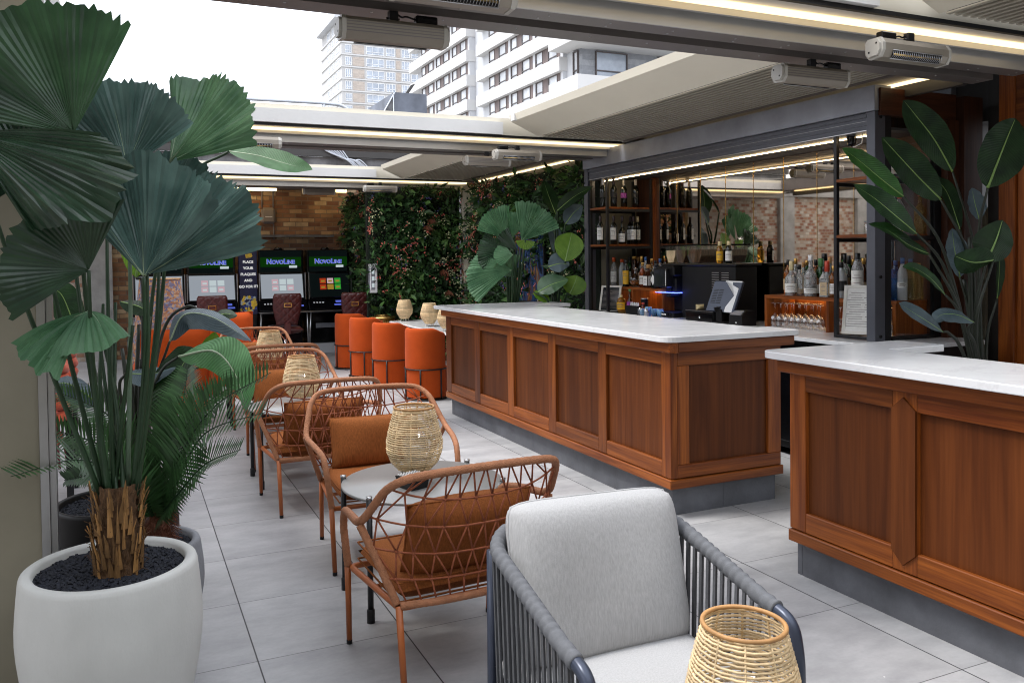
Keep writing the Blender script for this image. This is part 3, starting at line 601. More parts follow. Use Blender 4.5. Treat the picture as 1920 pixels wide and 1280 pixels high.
# retracted louvre roof, one stack per bay
def louvres(y0,y1,label):
    t=thing('louvre_stack',label,'louvre roof',(3.80,y0,2.775),0,'retracted louvre roof stacks'); n=y1-y0
    mb=MB(); mb.prism([(0,0),(-.30,.13),(-.32,.19),(-.29,.195),(-.26,.15),(.03,.02)],'y',0,n); mb.build('leading_blade','cream',t,fix=True)
    mb=MB(); x=.04
    while x<1.06: mb.box(x,x+.028,.01,n-.01,.0,.010); mb.box(x+.006,x+.022,.012,n-.012,.0101,.0595,1); x+=.060
    mb.build('blade_pack',['louvre_lip','black'],t)  # webs coloured black to paint the shade in the gaps
    mb=MB(); mb.box(.03,1.2,.0,n,.06,.17); mb.build('top_cover','black',t)  # black too, paints the dark seen between the blades
    return t
louvres(-1.0,2.92,'retracted louvre stack nearest the camera, over the near bar')
louvres(3.66,7.35,'retracted louvre stack above the bar cabinet')
louvres(8.14,11.8,'retracted louvre stack above the flowering wall')
# terrace post and wall piece at the left edge
rf=thing('side_light_blocker','flat canopy slab added to keep sky light off the open left side','blocker',(-3.4,4,2.9)); mb=MB(); mb.box(1.0,2.75,-5,10.4,0,.12); mb.build('roof_panel','wall_dark',rf)  # added slab, blocks side sky so light falls from above
rf=thing('right_light_blocker','dark canopy slab added to shade the plant and cabinet on the right','blocker',(5.6,4,2.98)); mb=MB(); mb.box(-.5,.7,-5.5,10.4,0,.12); mb.build('roof_panel','wall_dark',rf)  # added slab that darkens the corner with the tall plant
rf=thing('rear_light_blocker','unseen wall added behind the camera to block low sky light','wall',(0,-1.9,0)); mb=MB(); mb.box(-6.2,6.3,-.3,0,0,4.2); mb.build('wall','wall_beige',rf)  # added wall out of view, cuts low sky light from behind
pt=thing('corner_post','wide beige wall panel with a steel edge, behind the white planter','post',(-.29,3.25,0))
mb=MB(); mb.box(-.9,0,0,.5,0,2.78); mb.build('panel','wall_beige',pt)
mb=MB(); mb.box(.001,.028,-.005,.05,0,2.76); mb.box(.029,.05,.012,.06,0,2.76); mb.build('edge_strip','steel',pt)
th=thing('wall_sensor','small white control box fixed to the beige post','control box',pY(20,535,3.24))
mb=MB(); mb.box(-.06,.053,-.03,0,-.03,.022,0,.006); mb.build('case','whiteplastic',th); mb=MB(); mb.lathe([(.0,0),(.004,0)],(.043,-.031,-.018),8,ax=Matrix.Rotation(R(90),3,'X')); mb.build('screw','black',th)
mb=MB()
for k in range(3): mb.box(-.045,.0,-.0312,-.0302,.006-.009*k,.009-.009*k)
mb.build('printed_lines','grey_box',th)
pf=MB(); pf.box(4.83,4.95,11.9,12.02,0,2.7); tag(pf.build('pergola_post','cream'),'cream pergola post between the two flowering wall panels','post')

# right hand building front
rw=thing('facade_wall','dark building front on the right behind the bar cabinet and the tall plant','wall',(5.95,0,0))
mb=MB(); mb.box(0,.4,4.3,14.5,0,3.4); mb.box(.0,.4,-2,.2,0,3.4); mb.box(0,.4,.2,4.3,2.55,3.4); mb.build('wall','wall_dark',rw)
mb=MB(); mb.box(-.05,-.001,4.14,4.66,0,1.9); mb.build('lower_panel','wall_beige',rw)
mb=MB(); mb.box(-.03,-.001,4.02,4.14,0,2.9); mb.build('pilaster','beam_dark',rw)
for i,(y0,y1,z0,z1) in enumerate(((4.42,4.60,1.95,2.85),(4.75,4.93,2.70,2.86),(5.3,5.5,2.70,2.84),(5.8,6.1,2.70,2.82))):
    mb=MB(); mb.box(-.06,-.002,y0,y1,z0,z1); mb.build('glass_pane','steelgrey',rw)
dr=thing('glazed_door','varnished wooden door with glass panes at the right edge','door',(5.85,3.98,0))
mb=MB(); mb.box(-.05,.09,-.12,0,0,2.95,1,.006); mb.box(-.04,.09,-1.3,-.1205,2.45,2.95,0,.004); mb.box(-.04,.09,-1.3,-1.2,0,2.449,1,.004); mb.build('frame',['wood_y','wood_z'],dr)
mb=MB(); mb.box(-.02,.06,-.27,-.121,.02,2.445,1,.004); mb.box(-.02,.06,-1.19,-1.05,.02,2.445,1,.004)
for z0,z1 in ((.02,.78),(1.36,1.50),(2.28,2.445)): mb.box(-.018,.058,-1.049,-.271,z0,z1,0,.004)
mb.build('door_leaf',['wood_y','wood_z'],dr)
mb=MB(); mb.box(.01,.02,-1.05,-.27,.78,1.36); mb.build('lower_pane','blackgloss',dr)
mb=MB(); mb.box(.01,.02,-1.05,-.27,1.5,2.28); mb.build('upper_pane','winglass',dr)

# ================================================================ BARS
def bar_body(t,ypanels,yend0,yend1,X=2.95):
    z0,z1=.232,.99
    # plinth, base trim, rails, stiles, recessed panels, apron
    mb=MB(); y=yend0+.04; n=0
    while y<yend1-.05: y2=min(y+1.2,yend1-.04); mb.box(X+.04,X+.10,y+.001,y2-.001,0,.17); y=y2
    mb.build('plinth','kick',t)
    mb=MB(); mb.box(X-.012,X+.08,yend0-.012,yend1,.172,.228,0,.004); mb.build('base_trim','wood_y',t)
    mb=MB(); ys=[yend1]+[q for p in ypanels for q in p]+[yend0]
    for i in range(0,len(ys),2): mb.box(X,X+.05,ys[i+1],ys[i],z0,z1,1,.003)
    for a,b in ypanels: mb.box(X+.001,X+.05,b,a,z0,.325,0,.003); mb.box(X+.001,X+.05,b,a,.91,z1,0,.003)
    mb.build('front_frame',['wood_y','wood_z'],t)
    for a,b in ypanels:
        mb=MB(); mb.box(X+.022,X+.045,b-.003,a+.003,.322,.913); mb.build('panel','panel_z',t)
    mb=MB(); mb.box(X-.035,X+.03,yend0-.035,yend1+.05,.992,1.054,0,.006); return mb
b1=thing('bar_counter','long wooden bar with five front panels and a white stone top','bar')
P5=[(7.646,7.039),(6.918,6.32),(6.204,5.584),(5.467,4.853),(4.751,4.123)]
mb=bar_body(b1,P5,4.03,7.78)
mb.box(2.981,3.885,3.995,4.06,.992,1.054,1,.006); mb.lathe([(.05,.99),(.05,1.054)],(2.965,4.045,0),16,0); mb.build('apron',['wood_y','wood_x'],b1)
mb=MB(); mb.box(3.0,3.80,4.03,4.08,.232,.312,0,.003); mb.box(3.0,3.80,4.03,4.08,.907,.99,0,.003); mb.box(3.001,3.086,4.031,4.08,.313,.906,1,.002); mb.box(3.698,3.80,4.031,4.08,.313,.906,1,.002); mb.build('end_frame',['wood_x','wood_z'],b1)
mb=MB(); mb.box(3.08,3.70,4.05,4.07,.31,.91); mb.build('end_panel','panel_z',b1)
mb=MB(); mb.box(2.939,3.81,4.017,4.07,.172,.2275,0,.004); mb.build('end_trim','wood_x',b1)
mb=MB(); mb.box(2.992,3.37,4.07,4.12,0,.17); mb.box(3.372,3.786,4.07,4.12,0,.17); mb.box(3.74,3.786,4.121,7.7,0,.17); mb.build('end_plinth','kick',b1)
mb=MB(); mb.box(3.0,3.78,4.09,7.77,.17,.985); mb.build('carcass','black',b1)
def slab(pts,z0,z1,rad,n=6):
    """counter slab with rounded corners"""
    P=[V((*p,0)) for p in pts]; out=[]
    for i,b in enumerate(P):
        a,c=P[i-1],P[(i+1)%len(P)]; r=rad[i]
        p=b+(a-b).normalized()*r; q=b+(c-b).normalized()*r
        for k in range(n+1):
            t=k/n; w=(1-t)**2*p+2*t*(1-t)*b+t*t*q
            if not out or (V((*out[-1],0))-w).length>1e-5: out.append((w.x,w.y))
    mb=MB(); mb.prism(out,'z',z0,z1); return mb
def bevel(o,wd=.004):
    m=o.modifiers.new('bevel','BEVEL'); m.width=wd; m.segments=2; m.limit_method='ANGLE'; m.angle_limit=R(50)
o=slab([(2.88,3.97),(3.90,3.97),(3.90,4.25),(3.80,4.25),(3.80,7.47),(4.22,7.47),(4.22,7.96),(2.88,7.96)],1.055,1.09,[.10,.02,.005,.005,.005,.01,.01,.02]).build('countertop','quartz',b1); bevel(o)
mb=MB(); mb.box(4.10,4.14,7.52,7.9,0,1.054); mb.build('return_panel','wood_z',b1)
b2=thing('near_bar_counter','nearer wooden bar section with a white stone top at the right edge','bar')
mb=bar_body(b2,[(2.97,2.481),(2.364,1.62),(1.50,.80)],.68,3.07)
mb.box(2.981,3.42,3.075,3.12,.992,1.054,1,.006); mb.build('apron',['wood_y','wood_x'],b2)
mb=MB(); mb.prism([(2.424,.262),(2.481,.318),(2.481,.915),(2.424,.965),(2.364,.915),(2.364,.318)],'x',2.940,2.952); mb.build('pointed_stile','panel_z',b2,fix=True)
mb=MB(); mb.box(3.0,3.42,.72,3.065,.172,.99); mb.build('carcass','black',b2)
mb=MB(); mb.box(2.99,3.40,3.031,3.06,0,.17); mb.build('end_plinth','kick',b2)
o=slab([(2.88,.62),(3.46,.62),(3.46,2.93),(3.86,2.93),(3.86,3.21),(2.88,3.21)],1.055,1.09,[.02,.02,.005,.01,.01,.09]).build('countertop','quartz',b2); bevel(o)
# black drinks coolers in the gap
ck=thing('back_counter','white stone counter under the bar cabinet with black coolers below','counter')
o=slab([(4.62,3.9),(5.58,3.9),(5.58,8.16),(4.62,8.16)],.915,.945,[.01]*4).build('countertop','quartz',ck); bevel(o,.003)
mb=MB(); mb.box(4.70,5.56,3.95,8.1,.06,.91); mb.build('cooler_body','black',ck)
mb=MB()
for k in range(6): mb.box(4.668,4.699,4.0+.68*k,4.0+.68*k+.66,.12,.88,0,.004)
mb.build('cooler_door','blackgloss',ck)
mb=MB()
for k in range(6): mb.box(4.64,4.667,4.04+.68*k,4.0+.68*k+.6,.80,.815)
mb.build('door_handle','steel',ck)
bagm=cushion(.10,.12,.07,10,8,seed=5)
bg_=tag(bagm.build('plastic_bag','whiteplastic',loc=(3.87,4.25,.42)),'crumpled white plastic bag in the gap between the two bars','bag')

# ================================================================ BAR CABINET
bk=thing('bar_cabinet','grey steel framed bar cabinet with mirror, shutter header and end shelves','cabinet')
mb=MB(); mb.box(4.80,4.90,4.18,4.255,.946,2.56,0,.003); mb.build('steel_post','postgrey',bk); mb=MB(); mb.box(4.80,4.90,8.085,8.165,.946,2.56,0,.003); mb.build('steel_post','postgrey',bk)
mb=MB(); mb.box(4.79,4.95,4.175,8.175,2.562,2.74,0,.003); mb.build('header','steelgrey',bk)
mb=MB(); mb.box(4.815,4.96,4.26,8.08,2.43,2.56,0,.004); mb.box(4.805,4.8149,4.26,8.08,2.525,2.545); mb.box(4.808,4.8149,4.26,8.08,2.47,2.478); mb.build('shutter_box','postgrey',bk)
mb=MB(); mb.box(4.812,4.8148,4.26,8.08,2.50,2.5015); mb.box(4.807,4.8148,4.26,8.08,2.431,2.437); mb.build('shutter_edge','steel',bk)
mb=MB(); mb.box(4.98,4.99,4.6,7.7,2.424,2.430); mb.box(5.0,5.01,7.75,8.05,2.424,2.43); mb.box(4.98,4.99,4.28,4.52,2.424,2.43); mb.build('led_strip','led_cabinet',bk)
mb=MB(); mb.box(4.97,5.47,4.26,8.08,2.45,2.47); mb.build('soffit','wall_dark',bk)
ym=[4.56+i*(7.70-4.56)/8 for i in range(9)]
for i in range(8):
    mb=MB(); mb.box(5.45,5.462,ym[i]+.003,ym[i+1]-.003,.948,2.445); mb.build('mirror_panel','mirror',bk)
mb=MB()
for y in ym[1:-1]: mb.box(5.447,5.452,y-.0015,y+.0015,.948,2.445)
mb.build('mirror_seam','gold',bk)
mb=MB(); mb.box(5.464,5.56,4.2,8.1,.946,2.7); mb.build('back_board','darkwood_z',bk)
# end shelf towers: black metal frame, wooden shelves
for (ya,yb,side) in ((7.72,8.07,1),(4.22,4.55,-1)):
    mb=MB(); yi=ya if side==1 else yb; t=.014
    for x in (4.83,5.40): mb.box(x-t,x+t,yi-t,yi+t,.948,2.43)
    for x in (4.83,5.40): mb.box(x-t,x+t,(yb if side==1 else ya)-t,(yb if side==1 else ya)+t,.948,2.43)
    for z in (2.075,1.665,.955):
        mb.box(4.845,5.385,yi-.01,yi+.01,z-.012,z+.016)
        mb.box(4.82,4.84,ya+t,yb-t,.949,.97) if z<1 else None
        yo=(yb if side==1 else ya); mb.box(4.845,5.385,yo-.01,yo+.01,z-.012,z+.016)
    mb.build('shelf_frame','blackmetal',bk)
    for z in (2.075,1.665):
        mb=MB(); mb.box(4.815,5.41,ya+.012,yb-.012,z+.017,z+.04,0,.002); mb.build('shelf','wood_y',bk)
mb=MB(); mb.box(5.415,5.449,7.68,7.73,.948,2.44); mb.build('wood_post','wood_z',bk)
mb=MB(); mb.box(5.04,5.55,8.19,8.22,.95,2.7); mb.build('end_panel','wall_beige',bk)
mb=MB(); mb.box(4.97,5.40,4.206,4.212,.96,2.42); mb.build('side_glass','cabinetglass',bk)
mb=MB(); mb.box(4.83,5.60,4.16,4.215,2.53,2.72,0,.003); mb.build('side_header','darkwood_x',bk)
mb=MB(); mb.box(5.48,5.60,4.14,4.30,.0,2.529); mb.box(5.601,5.80,4.10,4.5,0,2.70); mb.build('side_wall','darkwood_z',bk)
mb=MB(); mb.box(4.91,4.97,4.19,4.214,.946,2.529); mb.box(5.41,5.479,4.19,4.215,.946,2.529); mb.build('side_frame','black',bk)
mb=MB(); mb.box(4.97,5.41,4.18,4.2,.946,.962); mb.box(4.97,5.41,4.19,4.2,1.66,1.69); mb.box(4.97,5.41,4.19,4.2,2.07,2.10); mb.build('side_rail','black',bk)
mb=MB(); 
for z in (.98,1.40,2.52): mb.lathe([(0,.0),(.012,.0),(.012,.006)],(4.85,4.178,z),10,ax=Matrix.Rotation(R(90),3,'X'))
mb.build('bolt','black',bk)
cm=thing('security_camera','small black dome camera under the shutter box by the right shelves','camera',(4.93,4.50,2.40))
mb=MB(); mb.lathe([(.0,-.045),(.025,-.038),(.035,-.01),(.035,.03)],(0,0,0),14); mb.build('dome','blackgloss',cm); mb=MB(); mb.tube([(0,.03,.0),(.0,-.02,-.05),(0,-.09,-.03),(0,-.1,.04)],.004,6); mb.build('cable','whiteplastic',cm)
sk=thing('power_socket','white power socket box on the pale upright at the left end of the bar cabinet','socket',pX(1124,482,5.2))
mb=MB(); mb.box(-.02,.02,-.03,.03,-.045,.045,0,.004); mb.build('box','whiteplastic',sk); mb=MB(); mb.box(-.0215,-.0205,-.008,.0,-.015,.01); mb.build('slots','black',sk)

# wooden glass racks standing on the back counter
def rack(label,y0,y1,zt,divs,loc):
    t=thing('glass_rack',label,'rack',loc,0,'wooden glass racks'); x0,x1=.0,.34; z=zt
    mb=MB(); mb.box(x0,x1,y0,y1,z-.028,z,0,.002); mb.build('top','wood_y',t)
    for y in divs: mb=MB(); mb.box(x0+.001,x1-.0205,y-.014,y+.014,.0,z-.0285); mb.build('divider','wood_z',t)
    mb=MB(); mb.box(x1-.02,x1-.001,y0+.02,y1-.02,.0,z-.029); mb.build('back','wood_z',t)
    mb=MB(); mb.box(x1-.06,x1-.04,y0+.05,y1-.05,z-.034,z-.0295); mb.build('led_strip','led_rack',t)
    return t
rack('wooden rack full of upturned wine glasses at the right of the bar cabinet',-1.34,0,.275,(-.014,-.70,-1.32),(5.08,5.58,.9455))
rack('wooden rack with liqueur bottles on top at the left end of the bar cabinet',-.95,0,.285,(-.014,-.38,-.93),(5.08,8.0,.9455))

# ================================================================ BOTTLES AND BAR WARE
def bottle(name,label,loc,cat='bottle',h=.30,r=.037,sh=.62,nr=.013,glass='winebottle',cap='foil_dark',capz=.80,lab=None,labz=(.12,.5),liq=None,lev=.4,group=None,sq=False,rz=0,cr=None,n=16):
    t=thing(name,label,cat,loc,rz,group)
    prof=[(0,.0),(r*.9,.0),(r,.004),(r,h*sh*.97),(r*.93,h*(sh+.04)),(nr*1.25,h*(sh+.16)),(nr,h*(sh+.2)),(nr,h*.985),(0,h*.985)]
    if sq: n=4
    rot=Matrix.Rotation(PI/4,3,'Z') if sq else None; k=1.38 if sq else 1
    pr=[(q*k if z<h*(sh+.1) else q,z) for q,z in prof]
    mb=MB()
    if sq:
        mb.box(-r,r,-r,r,0,h*sh,0,.006); mb.lathe([(r*.8,h*sh+.0005),(nr*1.2,h*(sh+.1)),(nr,h*(sh+.13)),(nr,h*.985),(0,h*.985)],(0,0,0),14)
    else: mb.lathe(prof,(0,0,0),n)
    mb.build('glass',glass,t)
    cq=cr or nr*1.18; mb=MB(); mb.lathe([(nr*1.02,h*capz),(cq,h*capz+.001),(cq,h-.002),(cq*.9,h),(0,h)],(0,0,0),12); mb.build('cap',cap,t)
    if lab:
        z0,z1=labz[0]*h,labz[1]*h; mb=MB()
        if sq: mb.box(-r-.0012,-r-.0004,-r*.85,r*.85,z0,z1); mb.box(-r*.85,r*.85,-r-.0012,-r-.0004,z0,z1)
        else:
            q=r+.0008
            for a in range(12):
                a0=R(140+12*a); a1=R(152+12*a); mb.add([(q*math.cos(a0),q*math.sin(a0),z0),(q*math.cos(a1),q*math.sin(a1),z0),(q*math.cos(a1),q*math.sin(a1),z1),(q*math.cos(a0),q*math.sin(a0),z1)],[(0,1,2,3)],0,.5,True)
        mb.build('label',lab,t)
        # a few printed lines on the label
        if lab in('label_white','label_yellow','label_tan'):
            mb=MB(); q=r+.0016
            for kz,wd in ((.75,.5),(.62,.8),(.35,.6)):
                zz=z0+(z1-z0)*kz
                if sq: mb.box(-q,-q+.0003,-r*wd*.7,r*wd*.7,zz-.003,zz+.003); mb.box(-r*wd*.7,r*wd*.7,-q,-q+.0003,zz-.003,zz+.003)
                else:
                    a0=215-55*wd;a1=215+55*wd; pts=[(q*math.cos(R(a0+(a1-a0)*j/6)),q*math.sin(R(a0+(a1-a0)*j/6))) for j in range(7)]
                    for j in range(6): mb.add([(*pts[j],zz-.002),(*pts[j+1],zz-.002),(*pts[j+1],zz+.002),(*pts[j],zz+.002)],[(0,1,2,3)],0,.5)
            mb.build('print','grey_box',t)
    if liq:
        mb=MB(); q=r-.004
        if sq: mb.box(-q,q,-q,q,.006,h*sh*lev)
        else: mb.lathe([(0,.006),(q,.006),(q,h*sh*lev),(0,h*sh*lev)],(0,0,0),n)
        mb.build('liquid',liq,t)
    return t
# wine on the left end shelves
ZA,ZB=2.116,1.706
for i,(x,dy,l) in enumerate(((1131,.0,'nearest the steel post'),(1151,-.03,'second from the steel post'),(1170,.02,'third from the steel post'),(1192,-.03,'nearest the wooden post'))):
    p=pY(x,386,7.86+dy); bottle('wine_bottle','dark wine bottle on the upper left shelf, '+l,(p.x,p.y,ZA),h=.315,cap='foil_white' if i!=1 else 'foil_dark',capz=.78,lab='label_black' if i!=2 else 'label_purple',labz=(.35,.52),group='wine bottles on the upper left shelf')
for i,(x,dy,cp,l,lz,rr) in enumerate(((1126,.02,'foil_dark','tall white label beside the upright',(.16,.58),.037),(1151,-.02,'foil_dark','tall white label, standing alone',(.16,.58),.037),(1167,-.03,'foil_dark','sloping shoulders and low square label',(.08,.38),.042),(1182,.06,'foil_dark','cream label by the wooden post',(.16,.52),.037),(1188,-.04,'foil_dark','broad label, second from right',(.16,.52),.037),(1196,-.01,'cap_cream','a cream top, at the right',(.16,.52),.037))):
    p=pY(x,459,7.86+dy); bottle('wine_bottle','dark wine bottle on the lower left shelf with '+l,(p.x,p.y,ZB),h=.315,r=rr,cap=cp,lab='label_white',labz=lz,sh=.62 if rr<.04 else .42,group='wine bottles on the lower left shelf')
# on the left rack
ZL=1.2310
def onrack(x,X,z): p=pX(x,550,X); return (p.x,p.y,z)
bottle('spirit_bottle','clear spirit bottle with orange cap and white label, leftmost on the left rack',onrack(1151.5,5.14,ZL),h=.33,r=.038,glass='gin',cap='cap_orange',capz=.84,lab='label_white',labz=(.14,.5),nr=.015,cr=.02)
bottle('spirit_bottle','frosted bottle with a small orange cap on the left rack',onrack(1166.5,5.16,ZL),h=.31,r=.037,glass='frost',cap='cap_orange',capz=.88,nr=.016)
bottle('spirit_bottle','dark bottle with a bright yellow label on the left rack',onrack(1174,5.12,ZL),h=.30,r=.037,glass='winebottle',cap='cap_black',capz=.86,lab='label_yellow',labz=(.1,.6),nr=.016)
bottle('spirit_bottle','slim amber bottle with a gold cap behind the round decanter',onrack(1190,5.30,ZL),h=.34,r=.040,glass='brownglass',cap='cap_gold',capz=.9,nr=.022)
bottle('spirit_bottle','dark green bottle with a black cap behind the yellow label',onrack(1181,5.32,ZL),h=.33,r=.035,glass='greenglass',cap='cap_black',capz=.88,lab='label_white',labz=(.2,.5))
bottle('spirit_bottle','bottle with a gold foil neck left of the blue capped one',onrack(1203,5.30,ZL),h=.34,r=.036,glass='winebottle',cap='cap_gold',capz=.76,lab='label_tan',labz=(.15,.45))
bottle('spirit_bottle','patterned pale bottle with a dark blue cap on the left rack',onrack(1211,5.24,ZL),h=.33,r=.036,glass='gin',cap='cap_blue',capz=.88,lab='label_white',labz=(.08,.55))
for x,X,h,r,g,c,lb,l in ((1158,5.33,.32,.035,'amber','cap_black','label_tan','amber bottle in the back row behind the leftmost clear bottle'),(1170,5.34,.30,.036,'gin','cap_red','label_white','clear bottle with a red cap in the back row of the left rack'),(1197,5.36,.33,.036,'amber','cap_cork','label_white','amber bottle with a cork in the back row behind the decanter'),(1222,5.34,.31,.036,'honey','cap_gold','label_white','honey coloured bottle in the back row behind the black diamond bottle'),(1229,5.22,.29,.034,'gin','cap_black','label_yellow','clear bottle with a yellow label behind the white diamond'),(1205,5.16,.27,.035,'whisky','cap_gold','label_white','short whisky bottle between the decanter and the cork stopper bottle')):
    bottle('spirit_bottle',l,onrack(x,X,ZL),h=h,r=r,glass=g,cap=c,capz=.86,lab=lb,labz=(.12,.46))
dc=thing('decanter','round glass decanter of whisky on the left rack','decanter',onrack(1192,5.12,ZL))
mb=MB(); prof=[(0,.0),(.035,.0),(.03,.012)]+[(.066*math.sin(R(a))+.004,.078-.066*math.cos(R(a))) for a in range(25,160,9)]+[(.018,.15),(.018,.18)]; mb.lathe(prof,(0,0,0),20); mb.build('glass','clearglass',dc)
mb=MB(); mb.lathe([(0,.015)]+[(.062*math.sin(R(a)),.078-.062*math.cos(R(a))) for a in range(20,85,9)]+[(0,.075)],(0,0,0),20); mb.build('liquid','amber',dc); mb=MB(); mb.lathe([(.022,.181),(.024,.2),(.015,.215),(0,.217)],(0,0,0),12); mb.build('stopper','clearglass',dc)
bottle('spirit_bottle','square brown bottle with a cork stopper on the left rack',onrack(1216,5.12,ZL),h=.25,r=.042,glass='brownglass',cap='cap_cork',capz=.82,lab='label_white',labz=(.1,.5),sq=True,sh=.6,nr=.017,cr=.022)
t=bottle('spirit_bottle','black bottle with a large white diamond label next to the coffee machine',onrack(1231,5.11,ZL),h=.26,r=.045,glass='winebottle',cap='cap_black',capz=.85,sq=True,sh=.68,nr=.02)
mb=MB(); mb.add([(-.0464,0,.03),(-.0464,-.043,.09),(-.0464,0,.15),(-.0464,.043,.09)],[(0,1,2,3)]); mb.build('label','label_white',t)
bottle('spirit_bottle','clear bottle with a blue stopper half hidden by the coffee machine',onrack(1238,5.30,ZL),h=.31,r=.038,glass='gin',cap='cap_blue',capz=.86,lab='label_yellow',labz=(.1,.3))
# on the right rack
ZR=1.2215
def rb(label,x,X,**k): return bottle('spirit_bottle',label,onrack(x,X,ZR),**k)
rb('half full whisky bottle with a cream neck and white label, leftmost on the right rack',1484,5.12,h=.29,r=.052,glass='gin',cap='cap_cream',capz=.72,lab='label_white',labz=(.1,.36),liq='whisky',lev=.28,sh=.5,nr=.017,cr=.02)
rb('low whisky bottle with a dark stopper and pale label, second on the right rack',1499,5.18,h=.26,r=.045,glass='gin',cap='cap_black',capz=.84,lab='label_tan',labz=(.08,.22),liq='amber',lev=.22,sh=.55)
rb('dimpled clear bottle with a brown stopper behind the first whisky bottles',1507,5.30,h=.28,r=.045,glass='gin',cap='cap_cork',capz=.84,liq='amber',lev=.3,sh=.55)
rb('tall clear whisky bottle with white cap and purple neck on the right rack',1520,5.13,h=.34,r=.052,glass='gin',cap='cap_white',capz=.86,lab='label_white',labz=(.08,.2),liq='whisky',lev=.38,sh=.5,nr=.018)
rb('green bottle with a pale green cap and white label on the right rack',1539,5.22,h=.31,r=.040,glass='greenglass',cap='cap_green',capz=.74,lab='label_white',labz=(.12,.45),nr=.018,cr=.022)
rb('square bourbon bottle with a bright red wax cap and cream label',1551,5.12,h=.29,r=.042,glass='gin',cap='cap_red',capz=.70,lab='label_tan',labz=(.06,.42),liq='amber',lev=.6,sh=.52,sq=True,nr=.016,cr=.02)
rb('black capped bottle behind the red wax bottle',1546,5.34,h=.35,r=.038,glass='greenglass',cap='cap_black',capz=.84,nr=.02)
rb('green shouldered bottle standing behind the tall white capped one',1513,5.36,h=.29,r=.045,glass='greenglass',cap='cap_gold',capz=.86)
rb('clear skull shaped bottle with a black label behind the menu board',1577,5.12,h=.28,r=.046,glass='frost',cap='cap_black',capz=.84,lab='label_black',labz=(.2,.48),nr=.018,sh=.6)
rb('dark spirit bottle with a wide black cap left of the skull bottle',1569,5.28,h=.30,r=.042,glass='brownglass',cap='cap_black',capz=.84,liq=None)
rb('tall whisky bottle with a gold topped black cap behind the skull bottle',1584,5.24,h=.34,r=.042,glass='gin',cap='cap_black',capz=.78,lab='label_tan',labz=(.2,.45),liq='whisky',lev=.85)
rb('slim dark green bottle with a black neck right of the skull bottle',1592,5.32,h=.33,r=.036,glass='greenglass',cap='cap_black',capz=.76,lab='label_tan',labz=(.15,.4))
rb('tall clear vodka bottle with a black cap and large white label by the steel post',1608,5.12,h=.35,r=.044,glass='gin',cap='cap_black',capz=.80,lab='label_white',labz=(.2,.62),nr=.02,cr=.021,sh=.66)
rb('brown spirit bottle between the vodka bottle and the steel post',1619,5.26,h=.31,r=.040,glass='brownglass',cap='cap_gold',capz=.84,lab='label_tan',labz=(.15,.4))
for x,X,h,r,g,c,lb,l in ((1478,5.32,.30,.040,'amber','cap_black','label_tan','amber bottle in the back row behind the leftmost whisky'),(1492,5.36,.31,.038,'gin','cap_gold','label_white','clear bottle with a gold cap in the back row of the right rack'),(1530,5.30,.30,.040,'whisky','cap_black','label_white','dark whisky with a white label between the purple neck and green cap'),(1556,5.24,.32,.038,'gin','cap_cork','label_tan','tall cork topped bottle just right of the red wax bottle'),(1563,5.14,.25,.040,'amber','cap_gold','label_white','short amber bottle just left of the shelf upright'),(1600,5.34,.30,.038,'amber','cap_gold','label_white','amber bottle behind the clear vodka bottle'),(1527,5.16,.22,.038,'amber','cap_cork','label_white','short amber bottle in front of the green capped bottle'),(1545,5.13,.24,.036,'gin','cap_black','label_white','small clear bottle left of the red wax bottle')):
    rb(l,x,X,h=h,r=r,glass=g,cap=c,capz=.84,lab=lb,labz=(.12,.44))
# seen through the open near side of the cabinet
def sb(label,x,Y,z,**k): p=pY(x,560,Y); return bottle('spirit_bottle',label,(p.x,p.y,z),**k)
sb('clear bottle with a white label just right of the steel post',1658,4.42,ZR,h=.29,r=.036,glass='gin',cap='cap_white',capz=.8,lab='label_white',labz=(.15,.5))
sb('square blue glass gin bottle on the near end of the right rack',1679,4.33,ZR,h=.29,r=.030,glass='blueglass',cap='cap_blue',capz=.88,sq=True,sh=.78)
sb('frosted white vodka bottle with a blue top on the near end of the right rack',1692,4.28,ZR,h=.31,r=.034,glass='frost',cap='cap_blue',capz=.86,sh=.64,lab='label_white',labz=(.3,.42))
sb('golden tequila bottle with a blue top beside the frosted vodka',1707,4.33,ZR,h=.30,r=.033,glass='tequila',cap='cap_blue',capz=.86,sq=True,sh=.74)
sb('pair of slim golden bottles, left one, at the far right of the rack',1722,4.29,ZR,h=.27,r=.026,glass='tequila',cap='cap_gold',capz=.9,sq=True,sh=.85)
sb('pair of slim golden bottles, right one, at the far right of the rack',1735,4.33,ZR,h=.27,r=.026,glass='tequila',cap='cap_gold',capz=.9,sq=True,sh=.85)
sb('tall golden decanter bottle with an orange top on the lower right shelf',1725,4.32,ZB,h=.34,r=.040,glass='tequila',cap='cap_orange',capz=.82,sh=.5)
sb('second golden decanter bottle at the right end of the lower right shelf',1746,4.34,ZB,h=.33,r=.040,glass='tequila',cap='cap_orange',capz=.84,sh=.5)
sb('clear bottle with a red band on the lower right shelf',1686,4.36,ZB,h=.31,r=.040,glass='gin',cap='cap_red',capz=.84,lab='label_white',labz=(.1,.4))
sb('green bottle behind the steel post on the lower right shelf',1664,4.40,ZB,h=.30,r=.036,glass='greenglass',cap='cap_green',capz=.84)
sb('slim bottle with a pale blue label on the upper right shelf',1661,4.38,ZA,h=.28,r=.032,glass='brownglass',cap='cap_black',capz=.84,lab='label_white',labz=(.1,.45))
sb('dark bottle with a silver label on the upper right shelf',1673,4.34,ZA,h=.27,r=.036,glass='winebottle',cap='cap_black',capz=.84,lab='label_white',labz=(.1,.4))
